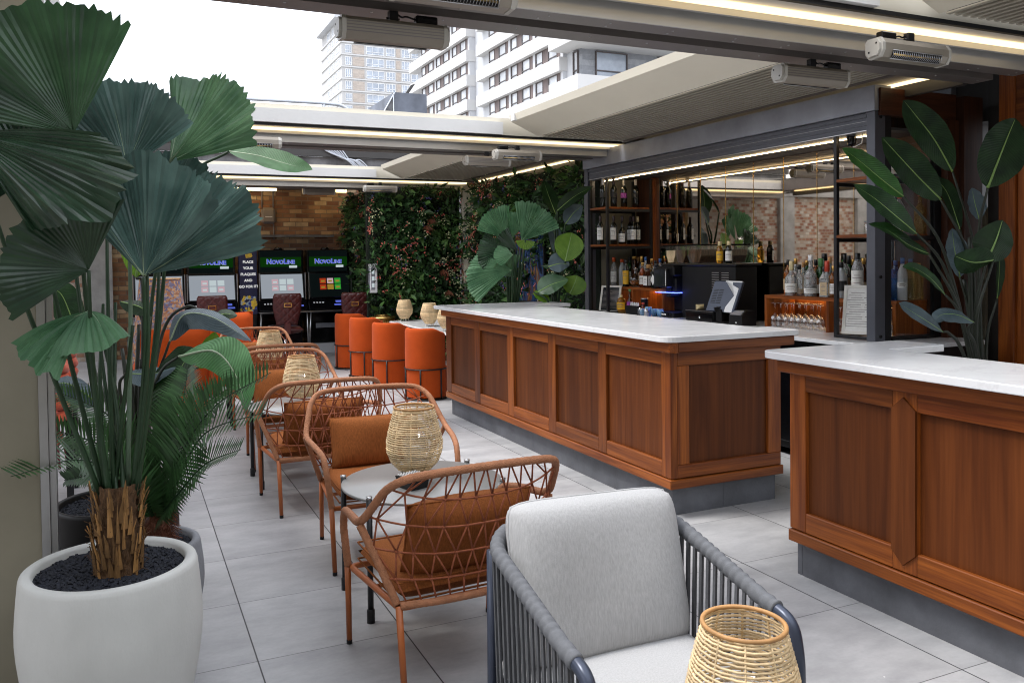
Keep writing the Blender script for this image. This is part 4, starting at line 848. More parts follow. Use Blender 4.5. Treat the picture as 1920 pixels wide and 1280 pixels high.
# jar on the small front shelf of the right tower
jr=thing('clip_jar','small clip top glass jar with an orange seal on the right shelf','jar',(4.95,4.36,ZB)); mb=MB(); mb.lathe([(0,0),(.035,0),(.037,.01),(.037,.07),(.03,.08)],(0,0,0),16); mb.build('glass','clearglass',jr); mb=MB(); mb.lathe([(.034,.0815),(.036,.086),(.034,.098),(0,.1)],(0,0,0),16); mb.build('lid','gin',jr); mb=MB(); mb.lathe([(.0365,.0805),(.0365,.0812)],(0,0,0),16); mb.build('seal','cap_orange',jr)
# upturned wine glasses
def wineglass(label,loc,group,first=[None]):
    if first[0]: return dup(first[0],loc,0,label,group)
    t=thing('wine_glass',label,'wine glass',loc,0,group)
    mb=MB(); mb.lathe([(.030,0),(.036,.03),(.039,.055),(.034,.085),(.015,.108),(.004,.116)],(0,0,0),16); mb.build('bowl','wineglass',t)
    mb=MB(); mb.lathe([(.004,.1161),(.0035,.15),(.0035,.19),(.008,.2)],(0,0,0),10); mb.build('stem','wineglass',t)
    mb=MB(); mb.lathe([(.0081,.2),(.036,.206),(.036,.208),(0,.209)],(0,0,0),18); mb.build('foot','wineglass',t)
    first[0]=t; return t
for i,x in enumerate((1453,1464,1476,1488,1500,1512,1525,1538)):
    p=pX(x,590,5.13); wineglass('clear wine glass standing upside down in the front row under the right rack',(5.13,p.y,.9465),'wine glasses upside down in the right rack')
for i,x in enumerate((1472,1484,1497,1509,1521,1533)):
    p=pX(x,586,5.24); wineglass('clear wine glass standing upside down in the back row under the right rack',(5.24,p.y,.9465),'wine glasses upside down in the right rack')
p=pX(1576,600,5.12); wineglass('single wine glass upside down beside the white menu board',(5.12,p.y,.9465),'wine glasses by the menu board')
for x,Y in ((1660,4.33),(1672,4.30),(1684,4.33),(1667,4.45),(1680,4.44)):
    p=pY(x,600,Y); wineglass('upturned wine glass seen through the near side of the cabinet',(p.x,p.y,.9465),'wine glasses at the near end of the cabinet')
# menu boards
def board(name,label,c,w,h,tilt,rz,paper,frame):
    t=thing(name,label,'sign',c,rz); Mx=Matrix.Rotation(tilt,4,'X'); mb=MB(); b=.022
    for q in ((-w/2,-w/2+b,0,h),(w/2-b,w/2,0,h),(-w/2+b,w/2-b,0,b),(-w/2+b,w/2-b,h-b,h)): mb.box(q[0],q[1],-.009,.009,q[2],q[3])
    o=mb.build('frame',frame,t); o.data.transform(Mx)
    mb=MB(); mb.box(-w/2+b*.8,w/2-b*.8,-.004,.004,b*.8,h-b*.8); o=mb.build('sheet',paper,t); o.data.transform(Mx)
    mb=MB(); rg=random.Random(3)
    for k in range(15):
        z=h-.06-k*(h-.1)/15
        for s in (-1,1): mb.box(s*w*.2-rg.uniform(.03,.07),s*w*.2+rg.uniform(.03,.07),-.0052,-.0042,z,z+.0035)
    o=mb.build('printed_lines','grey_box',t); o.data.transform(Mx); return t
q=pX(1592,632,4.92); board('menu_board','white framed menu leaning inside the cabinet next to the right steel post',(4.93,q.y-.12,.973),.30,.37,-R(16),R(-60),'label_white','whitefeet')
q=pX(1140,586,4.90); board('picture_frame','framed pale blue notice leaning at the left end of the back counter',(4.91,q.y,.948),.24,.31,-R(18),R(-55),'screen_off','whitefeet')
# coffee machine
cf=thing('coffee_machine','large black coffee machine with a touch screen and bean hoppers','coffee machine',(5.02,6.9,.9455))
mb=MB(); mb.box(.0,.42,-.10,.24,.0,.055,0,.008); mb.box(.20,.44,-.10,.24,.0555,.50,0,.01); mb.box(.02,.42,-.08,.22,.42,.52,0,.01); mb.box(.10,.36,-.90,-.104,.0,.52,0,.008); mb.build('body','black',cf)
mb=MB(); mb.box(.09,.40,-.92,.24,.521,.545,0,.006); mb.build('top_plate','blackmetal',cf)
mb=MB(); mb.box(-.03,.06,-.02,.20,.30,.50,0,.012); mb.build('screen_housing','blackmetal',cf)
mb=MB(); mb.box(-.032,-.0302,.0,.18,.315,.485); mb.build('screen','screen_off',cf)
mb=MB(); mb.box(-.0312,-.0302,-.019,-.004,.31,.49); mb.build('screen_trim','steel',cf)
mb=MB(); mb.box(.05,.18,.02,.10,.20,.34,0,.01); mb.box(.06,.16,-.06,.0,.25,.40,0,.01); mb.build('brew_head','black',cf)
mb=MB(); mb.box(.02,.19,-.10,.24,.245,.252); mb.build('status_light','led_blue',cf)
mb=MB(); mb.box(.19,.43,-.32,-.105,.18,.26,0,.01); mb.build('steam_unit','blackgloss',cf)
mb=MB()
for c in (-.62,-.76):
    for k in range(8): mb.box(.098,.0995,c-.05,c+.05,.30+.022*k,.308+.022*k)
mb.build('vent','steel',cf)
mb=MB(); mb.box(-.006,-.0008,-.06,.2,.008,.048,0,.002); mb.build('drip_tray','blackgloss',cf)
mb=MB()
for k,wd in enumerate((.010,.007,.008,.006,.009,.006,.005,.008)): mb.box(-.0068,-.0062,.02+.0125*k,.02+.0125*k+wd,.022,.034 if k not in (2,5) else .038)
mb.build('maker_mark','text_white',cf)
mb=MB()
for k in range(8): mb.box(-.0318,-.0313,-.015,-.008,.325+.018*k,.337+.018*k)
mb.build('side_mark','text_white',cf)
for k,(y0,y1) in enumerate(((.06,.22),(-.11,.05),(-.36,-.14))):
    mb=MB(); mb.prism([(y0,.72),(y1,.72),(y1,.62),(y1-.04,.55),(y0+.04,.55),(y0,.62)],'x',.14,.38); mb.build('bean_hopper','clearglass',cf,fix=True)
    mb=MB(); mb.prism([(y0+.006,.68),(y1-.006,.68),(y1-.006,.625),(y1-.04,.553),(y0+.04,.553),(y0+.006,.625)],'x',.147,.373); mb.build('coffee_beans','rattan' if k==0 else 'trunk',cf,fix=True)
mb=MB(); mb.box(.12,.40,-.38,.24,.7205,.735,0,.004); mb.build('hopper_lid','blackgloss',cf)
for x,c,l,lb in ((1350,'honey','honey coloured syrup bottle with a yellow diamond label on the coffee machine','label_yellow'),(1367,'winebottle','dark syrup bottle with a round white label on the coffee machine','label_white')):
    q=pX(x,500,5.2); bottle('syrup_bottle',l,(5.2,max(q.y,6.02),1.491),h=.21,r=.033,glass=c,cap='cap_cream',capz=.80,lab=lb,labz=(.12,.55),nr=.017)
# till
tl=thing('till_screen','back of a black till monitor with a white chevron, on the back counter','monitor',(4.95,6.02,.9455))
mb=MB(); mb.box(-.03,.09,-.10,.10,.0,.018,0,.004); mb.build('foot','black',tl)
mt=Matrix.Translation((.02,0,.13))@Matrix.Rotation(R(22),4,'Y')
mb=MB(); mb.box(-.015,.015,-.19,.19,-.03,.27,0,.006); o=mb.build('back_shell','navy' if 0 else 'bluegrey_metal',tl); o.data.transform(mt)
mb=MB(); mb.box(-.0165,-.0155,-.19,.03,.258,.27); mb.prism([(.03,.27),(-.06,.27),(-.14,.13),(-.07,.02),(-.07,-.03),(-.17,-.03),(-.17,.20)],'x',-.0172,-.0156); o=mb.build('chevron','whiteplastic',tl,fix=True); o.data.transform(mt)
mb=MB()
for a in (0,1):
    for k in range(9): mb.box(-.0162,-.0153,.02+.075*a-.02*0,.08+.075*a,.05+.016*k,.056+.016*k)
o=mb.build('vent','black',tl); o.data.transform(mt)
mb=MB(); mb.box(-.01,.02,-.04,.04,.018,.13,0,.004); mb.build('neck','black',tl)
cd=thing('cash_drawer','low black cash drawer left of the receipt printer','cash drawer',(4.92,6.27,.9455))
mb=MB(); mb.box(.0,.36,-.20,.20,.006,.10,0,.004); mb.build('case','black',cd); mb=MB(); mb.box(-.008,-.0005,-.195,.195,.012,.085,0,.003); mb.build('drawer_front','blackgloss',cd); mb=MB(); mb.lathe([(0,0),(.012,0),(.012,.004)],(-.009,-.02,.045),12,ax=Matrix.Rotation(R(-90),3,'Y')); mb.build('lock','chrome',cd)
mb=MB(); mb.box(-.004,.002,-.2,.2,.1005,.106); mb.build('edge','steel',cd)
pr=thing('receipt_printer','black receipt printer beside the right glass rack','printer',(4.93,5.78,.9455))
mb=MB(); mb.prism([(0,0),(.16,0),(.16,.13),(.05,.13),(0,.09)],'y',-.085,.085); mb.build('body','black',pr,fix=True); mb=MB(); mb.obox((.02,0,.1105),(.022,0,.018),(0,.07,0),(-.002,0,.002)); mb.build('paper_slot','steelgrey',pr); mb=MB(); mb.box(-.002,-.0005,-.02,.0,.02,.03); mb.build('button','whiteplastic',pr)
cr_=thing('card_terminal','black card terminal lying on the cash drawer','card terminal',(5.0,6.06,1.055)); mb=MB(); mb.obox((0,0,.03),(.05,-.03,.012),(.03,.05,0),(-.002,0,.016)); mb.build('case','black',cr_); mb=MB(); mb.obox((-.003,0,.048),(.03,-.02,.007),(.012,.02,0),(0,0,.001)); mb.build('keypad','blackmetal',cr_)
nb=tag(cushion(.09,.05,.05,8,6,seed=9).build('paper_napkins','cap_cream',loc=(4.97,6.32,1.08)),'crumpled pale paper napkin on the cash drawer','napkin')
cdy=thing('condiment_caddy','black box of sachets left of the coffee cups','caddy',(4.95,7.36,.9455)); mb=MB(); mb.prism([(-.10,0),(.10,0),(.115,.10),(-.115,.10)],'x',-.06,.06); mb.build('box','black',cdy,fix=True)
mb=MB()
for k in range(5): mb.obox((-.02,-.07+.033*k,.11),(.004,.002,.0),(.001,.012,.006),(0,-.006,.022))
mb.build('sachet','cap_white',cdy)
bottle('cordial_bottle','dark bottle with a purple label and green cap in front of the left rack',(4.98,7.52,.9455),h=.27,r=.034,glass='brownglass',cap='cap_green',capz=.9,lab='label_purple',labz=(.15,.5),sh=.45)
bottle('juice_bottle','squat amber bottle behind the leaning notice frame',(5.0,7.72,.9455),h=.20,r=.050,glass='honey',cap='cap_cream',capz=.85,sh=.7,lab='label_yellow',labz=(.2,.6))
bottle('sauce_bottle','small red sauce bottle with a green neck beside the glass cups',(4.93,7.20,.9455),h=.14,r=.020,glass='whisky',cap='cap_red',capz=.84,lab='label_white',labz=(.15,.55))
pmill=thing('canister','tall black canister with a silver rim in front of the left rack','canister',(5.03,7.32,.9455)); mb=MB(); mb.lathe([(0,0),(.038,0),(.038,.17)],(0,0,0),18); mb.build('body','black',pmill); mb=MB(); mb.lathe([(.0395,.1705),(.0395,.178),(0,.178)],(0,0,0),18); mb.build('lid','steel',pmill)
def cup(label,loc,m,h=.07,r=.036,handle=True):
    t=thing('coffee_cup' if handle else 'glass_tumbler',label,'cup' if handle else 'tumbler',loc,0,'cups beside the coffee machine'); mb=MB(); mb.lathe([(0,.002),(r*.7,0),(r,h*.5),(r,h),(r-.004,h),(r-.005,h*.5),(0,.008)],(0,0,0),18); mb.build('cup',m,t)
    if handle: mb=MB(); mb.tube([(0,-r*.95,h*.8),(0,-r*1.6,h*.75),(0,-r*1.6,h*.35),(0,-r*.95,h*.28)],.006,6); mb.build('handle',m,t)
    return t
for (a,b),l in zip(((4.93,7.08),(4.92,6.97),(5.02,7.0),(5.02,6.91) ),('pale blue cup left of the metal tumbler','tall blue cup touching the coffee machine tray','blue cup in the second row beside the coffee machine','blue cup half behind the coffee machine')): cup(l,(a,b+.12,.9465),'cup_blue',h=.075 if 'tall' not in l else .10)
cup('clear cut glass tumbler beside the red sauce bottle',(4.90,7.20,.9465),'clearglass',handle=False,h=.085); cup('second clear glass tumbler beside the blue cups',(4.97,7.26,.9465),'clearglass',handle=False,h=.085); cup('small metal tumbler in front of the blue cups',(4.87,7.05,.9465),'steel',handle=False,h=.085,r=.03)

# ================================================================ HEATERS
def heater(x,y,back,label,L=.5,z=2.555,first={}):
    p=pz(x,y,z); rz=PI if back else 0
    if 'h' in first: return dup(first['h'],p,rz,label,'patio heaters under the beams')
    t=thing('patio_heater',label,'heater',p,rz,'patio heaters under the beams')
    pr=[(-.055,-.02),(-.035,-.055),(.035,-.06),(.058,-.03),(.06,.03),(.045,.05),(-.035,.05),(-.055,.02)]
    mb=MB(); mb.prism(pr,'x',-L/2+.03,L/2-.03)
    mb.build('body','heater_body',t,fix=True); mb=MB()
    for k in range(4): mb.box(-L/2+.031,L/2-.031,.0592,.0605,-.026+.015*k,-.021+.015*k)
    mb.box(-L/2+.031,L/2-.031,.047,.0515,.036,.041); mb.build('body_grooves','beam_brown',t)
    for s in (-1,1):
        mb=MB(); q=[(a*1.05,b*1.05) for a,b in pr]; mb.prism(q,'x',s*(L/2-.03),s*(L/2-.012)); mb.prism([(a*.8,b*.8) for a,b in q],'x',s*(L/2-.012),s*L/2); mb.build('end_cap','heater_cap',t,fix=True)
        mb=MB(); mb.box(s*L/2-.001,s*L/2+.001,-.03,-.02,.015,.025); mb.box(s*L/2-.001,s*L/2+.001,.02,.03,-.03,-.02); mb.build('cap_screw','black',t)
    ax=Matrix.Rotation(R(-32),4,'X')
    mb=MB(); mb.obox((0,-.0475,-.0375),(L*.33,0,0),(0,.0115,-.0195),(0,-.0015,-.0012)); mb.build('reflector','black',t)
    mb=MB(); mb.tube([(-L*.32,-.050,-.040),(L*.32,-.050,-.040)],.006,8); mb.build('element','brass',t)
    mb=MB()
    for k in range(27): xx=-L*.33+L*.66*k/26; mb.tube([(xx,-.0585,-.018),(xx,-.056,-.046),(xx,-.036,-.0605)],.0018,4)
    mb.tube([(-L*.34,-.0595,-.018),(L*.34,-.0595,-.018)],.0025,5); mb.tube([(-L*.34,-.036,-.0615),(L*.34,-.036,-.0615)],.0025,5); mb.build('grille','steel',t)
    mb=MB()
    for k in range(14): xx=-.13+.01*k if k<7 else .02+.01*k-.04; mb.box(xx,xx+.004,.0,.03,.0502,.051)
    mb.build('vent_slots','black',t)
    mb=MB(); mb.box(-.02,.02,-.015,.02,.0515,.105); mb.tube([(-.03,0,.07),(.03,0,.07)],.006,6); mb.build('bracket','blackmetal',t)
    mb=MB(); mb.box(-.20,-.10,-.015,.03,.052,.095,0,.005); mb.tube(bez([(-.10,.01,.075),(-.06,.01,.085),(-.04,.01,.08),(-.02,.01,.09)],4),.005,6); mb.build('junction_box','blackgloss',t)
    for c in t.children: c.data.transform(Matrix.Diagonal((1,.86,.86,1)))
    first['h']=t; return t
heater(1705,98,0,'pale patio heater with a visible grille, hanging nearest the wooden door')
heater(1521,143,1,'patio heater showing its ribbed back above the bar cabinet header')
heater(737,62,1,'patio heater showing its ribbed back against the white sky')
heater(850,-16,0,'patio heater cut by the top edge of the photo')
heater(970,291,0,'patio heater with its grille to us, under the middle beam near the cabinet')
heater(913,302,1,'ribbed back of a patio heater below the cream louvre blade',z=2.54)
heater(470,266,0,'patio heater with a reddish grille beside the big palm leaves')
heater(713,354,0,'patio heater under the far beam in front of the flowering wall',z=2.60)
heater(598,359,1,'ribbed back of a patio heater under the far beam in front of the brick wall',z=2.62)

# ================================================================ FURNITURE
def rope_chair(label,loc,rz,group,first={}):
    if 'c' in first: return dup(first['c'],loc,rz,label,group)
    t=thing('rope_chair',label,'chair',loc,rz,group)
    KX,KY,KZ=.395,-.13,.615
    # wrapped rail: front leg top - armrest - kink - back - top rail, in one loop
    half=[(.325,.255,.33),(.345,.245,.50),(.352,.20,.575),(.372,.08,.60),(KX,KY,KZ),(.345,-.27,.77),(.295,-.335,.815),(.20,-.355,.825),(0,-.36,.828)]
    L=[V(p) for p in half]; Rr=[V((-p.x,p.y,p.z)) for p in L[::-1]][1:]
    path=rounded(L+Rr,.07,6)
    fine=[]
    for a,b in zip(path,path[1:]):
        n=max(1,int((b-a).length/.008))
        for k in range(n): fine.append(a.lerp(b,k/n))
    fine.append(path[-1])
    mb=MB(); mb.tube(fine,[.0148+.0012*(i%2) for i in range(len(fine))],9)
    for s in(-1,1):
        q=[V((s*KX,KY,KZ)),V((s*.345,-.195,.48)),V((s*.295,-.245,.34))]; f=[]
        for a,b in zip(q,q[1:]):
            for k in range(16): f.append(a.lerp(b,k/16))
        mb.tube(f,[.0138+.001*(i%2) for i in range(len(f))],8)
    q=[V((.29,-.25,.345)),V((.15,-.275,.345)),V((0,-.28,.345)),V((-.15,-.275,.345)),V((-.29,-.25,.345))]; f=bez(q,14); mb.tube(f,[.0138+.001*(i%2) for i in range(len(f))],8)
    mb.build('wrapped_frame','terracotta_rope',t)
    mb=MB(); mb.tube(rounded([(.315,.25,.325),(.29,-.245,.335),(-.29,-.245,.335),(-.315,.25,.325),(.315,.25,.325)],.03),.0125,8); mb.tube([(.30,0,.328),(-.30,0,.328)],.009,6); mb.build('seat_frame','orange_metal',t)
    for s in (-1,1):
        mb=MB(); mb.tube([(s*.326,.256,.335),(s*.318,.275,.016)],[.0135,.0115],8); mb.build('leg','orange_metal',t)
        mb=MB(); mb.tube([(s*.294,-.247,.345),(s*.29,-.285,.016)],[.0135,.0115],8); mb.build('leg','orange_metal',t)
    mb=MB()
    for s in (-1,1):
        for y,x in ((.2755,.318),(-.2855,.29)): mb.lathe([(0,0),(.012,0),(.012,.018),(0,.018)],(s*x,y,0),10)
    mb.build('foot_cap','black',t)
    # rope net between top rail and bottom rail
    def edge(v):   # left boundary from bottom (v=0) to top (v=1)
        p=[V((.29,-.25,.345)),V((.345,-.195,.48)),V((KX-.01,KY-.005,KZ)),V((.345,-.27,.77)),V((.27,-.34,.822))]; q=v*4; i=min(3,int(q)); return p[i].lerp(p[i+1],q-i)
    def net(u,v):
        e=edge(v); x=e.x*(2*u-1); ymid=-.275-.085*v; k=1-abs(2*u-1)**2.6
        return V((x,e.y+(ymid-e.y)*k,e.z+(.345+.483*v-e.z)*k))
    rows=[.0,.17,.36,.56,.77,1.0]; nc=11; mb=MB(); kn=[]
    rj=random.Random(12); jt={}
    def node(i,r):
        off=.5 if r%2 else 0
        if (i,r) not in jt: jt[i,r]=rj.uniform(-.014,.014) if 0<r<5 else 0
        return net(min(1,max(0,(i+off)/nc+jt[i,r])),rows[r])
    for r in range(1,5): mb.tube([net(k/24,rows[r]) for k in range(25)],.0038,5)
    for r in range(5):
        for i in range(nc+1):
            if r==0:
                u=(i+.5)/nc
                if u<1: mb.tube([net(u,0),net(u,rows[1])],.0036,5)
                continue
            a=node(i,r)
            for j in ((i,i+1) if r%2 else (i-1,i)):
                if 0<=j<=nc: mb.tube([a,node(j,r+1)],.0036,5)
    for r in range(1,6):
        for i in range(nc+1):
            a=node(i,r); mb.lathe([(0,-.007),(.006,-.004),(.007,0),(.006,.004),(0,.007)],a,6)
    mb.build('rope_net','net_rope',t)
    mb=MB()
    def seat(top):
        def fn(u,v):
            x=(u-.5)*.585*(1-.03*v); y=-.235+.485*v; e=(1-abs(2*u-1)**8)*(1-abs(2*v-1)**8)
            return (x,y,.385+(.045 if top else -.042)*max(0,e)**.35+(.008*(1-abs(2*u-1)**2)*(1-abs(2*v-1)**2) if top else 0))
        return fn
    mb.grid(seat(1),18,16,uv=False); mb.grid(seat(0),18,16,uv=False)
    ring=[((u-.5)*.585*(1-.03*v),-.235+.485*v) for u,v in [(i/10,0) for i in range(10)]+[(1,i/10) for i in range(10)]+[(1-i/10,1) for i in range(10)]+[(0,1-i/10) for i in range(10)]]
    mb.tube([(x,y,.418) for x,y in ring],.004,5,closed=True); mb.tube([(x,y,.352) for x,y in ring],.004,5,closed=True); mb.build('seat_cushion','rust_fabric',t)
    o=cushion(.50,.29,.17,20,16,seed=4).build('back_pillow','rust_fabric',t); o.data.transform(Matrix.Translation((0,-.185,.55))@Matrix.Rotation(R(17),4,'X'))
    first['c']=t; return t
G='terracotta rope chairs round the small tables'
rope_chair('nearest terracotta rope chair, seen from behind next to the grey armchair',(1.135,3.02,0),R(3),G)
rope_chair('terracotta rope chair facing us behind the nearest round table and lantern',(1.25,4.28,0),PI+R(-3),G)
rope_chair('terracotta rope chair seen from behind, back to back with the chair at the nearest table',(1.12,5.36,0),R(1),G)
rope_chair('terracotta rope chair facing us behind the second lantern table',(1.16,6.55,0),PI,G)
rope_chair('terracotta rope chair seen from behind at the farthest lantern table',(1.22,7.66,0),R(2),G)
rope_chair('farthest terracotta rope chair facing us, in front of the gaming machines',(1.27,9.0,0),PI,G)

def cafe_table(label,loc,rz,group,z=.53,r=.375,first={}):
    if 't' in first and z==.53: return dup(first['t'],loc,rz,label,group)
    t=thing('round_table',label,'table',loc,rz,group)
    mb=MB(); mb.lathe([(0,z-.012),(r-.002,z-.012),(r,z-.008),(r,z-.003),(r-.003,z),(0,z)],(0,0,0),56); mb.build('tabletop','table_top',t)
    for a in (148,212,-32,32):
        x,y=(r+.004)*math.cos(R(a)),(r+.004)*math.sin(R(a)); mb=MB(); mb.tube([(x,y,.0),(x,y,z+.012)],.0135,10); mb.lathe([(0,0),(.018,0),(.018,.055),(.0135,.06)],(x,y,0),10); mb.build('leg','blackmetal',t)
        mb=MB(); mb.lathe([(.014,z+.006),(.0145,z+.016),(0,z+.018)],(x,y,0),10); mb.build('leg_cap','steel',t)
    mb=MB()
    for s in (-1,1):
        a=R(32); mb.tube([(r*math.cos(a),s*r*math.sin(a),z-.03),(-r*math.cos(a),-s*r*math.sin(a),z-.03)],.009,6)
    mb.build('cross_bar','blackmetal',t)
    if z==.53: first['t']=t
    return t
cafe_table('nearest round grey table with a lantern, between two rope chairs',(1.25,3.64,0),R(2),'round grey tables in a row')
cafe_table('second round grey table with a lantern, in the middle of the row',(1.14,5.97,0),R(1),'round grey tables in a row')
cafe_table('farthest round grey table in the row, mostly hidden by chairs',(1.22,8.33,0),R(-2),'round grey tables in a row')
cafe_table('low round table under the lantern at the bottom edge',(1.33,1.42,0),R(20),'low tables',z=.371,r=.34)

def lantern(label,loc,rz,group,first={}):
    if 'l' in first: return dup(first['l'],loc,rz,label,group)
    t=thing('rattan_lantern',label,'lantern',loc,rz,group)
    def rad(z):  # z 0..1
        pts=[(0,.078),(.12,.112),(.30,.131),(.45,.132),(.62,.122),(.8,.109),(1,.094)]
        for (a,ra),(b,rb_) in zip(pts,pts[1:]):
            if z<=b: k=(z-a)/(b-a); return ra+(rb_-ra)*(3*k*k-2*k*k*k if 0 else k)
        return .094
    z0,hh=.045,.285; mb=MB(); rg=random.Random(2)
    for i in range(30):
        z=i/29; q=rad(z); ph=rg.uniform(0,6); am=rg.uniform(.0004,.0016)
        mb.tube([((q+.0012*(k%2*2-1)+am*math.sin(3*2*PI*k/40+ph))*math.cos(2*PI*k/40),(q+.0012*(k%2*2-1))*math.sin(2*PI*k/40),z0+hh*z+am*math.sin(2*2*PI*k/40+ph)) for k in range(40)],.0034,5,closed=True)
    for k in range(10):
        a=2*PI*(k+.5)/10; mb.tube([((rad(z/10)-.001)*math.cos(a),(rad(z/10)-.001)*math.sin(a),z0+hh*z/10) for z in range(11)],.0030,5)
    mb.lathe([(0,z0),(.078,z0)],(0,0,0),20)
    mb.build('basket','rattan',t)
    mb=MB(); mb.tube([(.094*math.cos(2*PI*k/36),.094*math.sin(2*PI*k/36),z0+hh+.004) for k in range(36)],.0058,7,closed=True); mb.build('rim','rattan_rim',t)
    for a in (20,110,200,290):
        mb=MB(); mb.tube([(.06*math.cos(R(a)),.06*math.sin(R(a)),z0+.01),(.085*math.cos(R(a)),.085*math.sin(R(a)),.003)],.0055,6); mb.build('foot','whitefeet',t)
    mb=MB(); mb.lathe([(0,z0+.004),(.052,z0+.004),(.055,z0+.15),(.05,z0+.15),(.048,z0+.02)],(0,0,0),20); mb.build('glass_holder','clearglass',t)
    mb=MB(); mb.lathe([(0,z0+.006),(.032,z0+.006),(.032,z0+.10),(0,z0+.102)],(0,0,0),16); mb.build('candle','candle',t)
    first['l']=t; return t
G='open rattan lanterns on the round tables'
lantern('pale rattan lantern on the nearest round grey table',(1.235,3.70,.531),R(10),G)
lantern('pale rattan lantern on the second round grey table',(1.16,6.05,.531),R(55),G)
lantern('pale rattan lantern on the farthest round table, between two rope chairs',(1.30,8.40,.531),R(80),G)
lantern('rattan lantern cut by the bottom edge in front of the grey armchair',(1.30,1.50,.372),R(33),G)
def tbox(label,loc,rz,first={}):
    if 'b' in first: return dup(first['b'],loc,rz,label,'black boxes of stones beside the lanterns')
    t=thing('ashtray_box',label,'box',loc,rz,'black boxes of stones beside the lanterns')
    mb=MB(); mb.prism([(-.045,0),(.045,0),(.06,.055),(-.06,.055)],'y',-.05,.05); mb.build('box','black',t,fix=True)
    mb=MB()
    for i in range(7):
        for j in range(6):
            mb.lathe([(0,-.005),(.007,0),(0,.006)],(-.048+.016*i,-.04+.016*j,.058),6)
    mb.build('pebbles','cap_white',t); t2=t; first['b']=t; return t
tbox('small black box topped with white pebbles on the nearest round table',(1.17,3.54,.531),R(20)); tbox('small black box topped with white pebbles on the second round table',(1.27,5.93,.531),R(-8))

# grey armchair
ga=thing('grey_armchair','grey strap armchair with thick pale cushions, facing us at the bottom of the photo','armchair',(1.268,1.98,0),PI+R(2)); ga.scale=(.955,1,1)
# local: width x, seat faces +y
path=[V(p) for p in ((.335,.36,.02),(.335,.355,.50),(.335,.335,.59),(.335,.22,.615),(.33,-.06,.70),(.325,-.17,.73),(.25,-.25,.75),(0,-.275,.755))]
fp=rounded(path+[V((-p.x,p.y,p.z)) for p in path[::-1]][1:],.08,6)
mb=MB(); mb.tube(fp,.019,10); mb.tube([(.30,-.24,.70),(.30,-.25,.02)],.017,8); mb.tube([(-.30,-.24,.70),(-.30,-.25,.02)],.017,8)
mb.tube(rounded([(.335,.33,.27),(.315,-.24,.27),(-.315,-.24,.27),(-.335,.33,.27),(.335,.33,.27)],.04),.016,8); mb.build('frame','bluegrey_metal',ga)
wp=[p for p in rounded([V((.335,.285,.602))]+path[3:]+[V((-p.x,p.y,p.z)) for p in path[::-1]][1:-3]+[V((-.335,.285,.602))],.08,6)]; f=[]
for a,b in zip(wp,wp[1:]):
    n=max(1,int((b-a).length/.005))
    for k in range(n): f.append(a.lerp(b,k/n))
wi=MB(); wi.tube(f,[.0212+.0034*abs(math.sin(PI*i/5)) for i in range(len(f))],10); wi.build('arm_wrap','grey_wrap',ga)
mb=MB(); tot=sum((b-a).length for a,b in zip(wp,wp[1:])); acc=0; nx=.02
for a,b in zip(wp,wp[1:]):
    L_=(b-a).length
    while nx<acc+L_:
        p=a.lerp(b,(nx-acc)/L_); tdir=(b-a).normalized(); tdir.z=0; tdir.normalize()
        q=V((p.x*.965,max(-.24,min(.325,p.y*.98)),.27)); w_=.0055
        d=p-q; nrm=d.cross(tdir).normalized()*.0025
        for off in (nrm*5,-nrm*5): mb.add([p-tdir*w_+off-V((0,0,.0)),p+tdir*w_+off,q+tdir*w_+off,q-tdir*w_+off,p-tdir*w_+off*1.5,p+tdir*w_+off*1.5,q+tdir*w_+off*1.5,q-tdir*w_+off*1.5],[(0,1,2,3),(7,6,5,4),(0,3,7,4),(1,5,6,2)])
        nx+=.031
    acc+=L_
mb.build('straps','grey_strap',ga)
mb=MB()
def gseat(top):
    def fn(u,v):
        x=(u-.5)*.605; y=-.225+.55*v; e=max(0,(1-abs(2*u-1)**9)*(1-abs(2*v-1)**9))
        return (x,y,.36+(.075 if top else -.07)*e**.33+(.014*(1-abs(2*u-1)**2)*(1-abs(2*v-1)**2) if top else 0))
    return fn
mb.grid(gseat(1),20,20,uv=False); mb.grid(gseat(0),20,20,uv=False); mb.build('seat_cushion','grey_fabric',ga)
o=cushion(.60,.455,.18,30,26,seed=11,boxy=True).build('back_cushion','grey_fabric',ga); o.data.transform(Matrix.Translation((0,-.105,.628))@Matrix.Rotation(R(15),4,'X')@Matrix.Rotation(R(-2),4,'Y'))

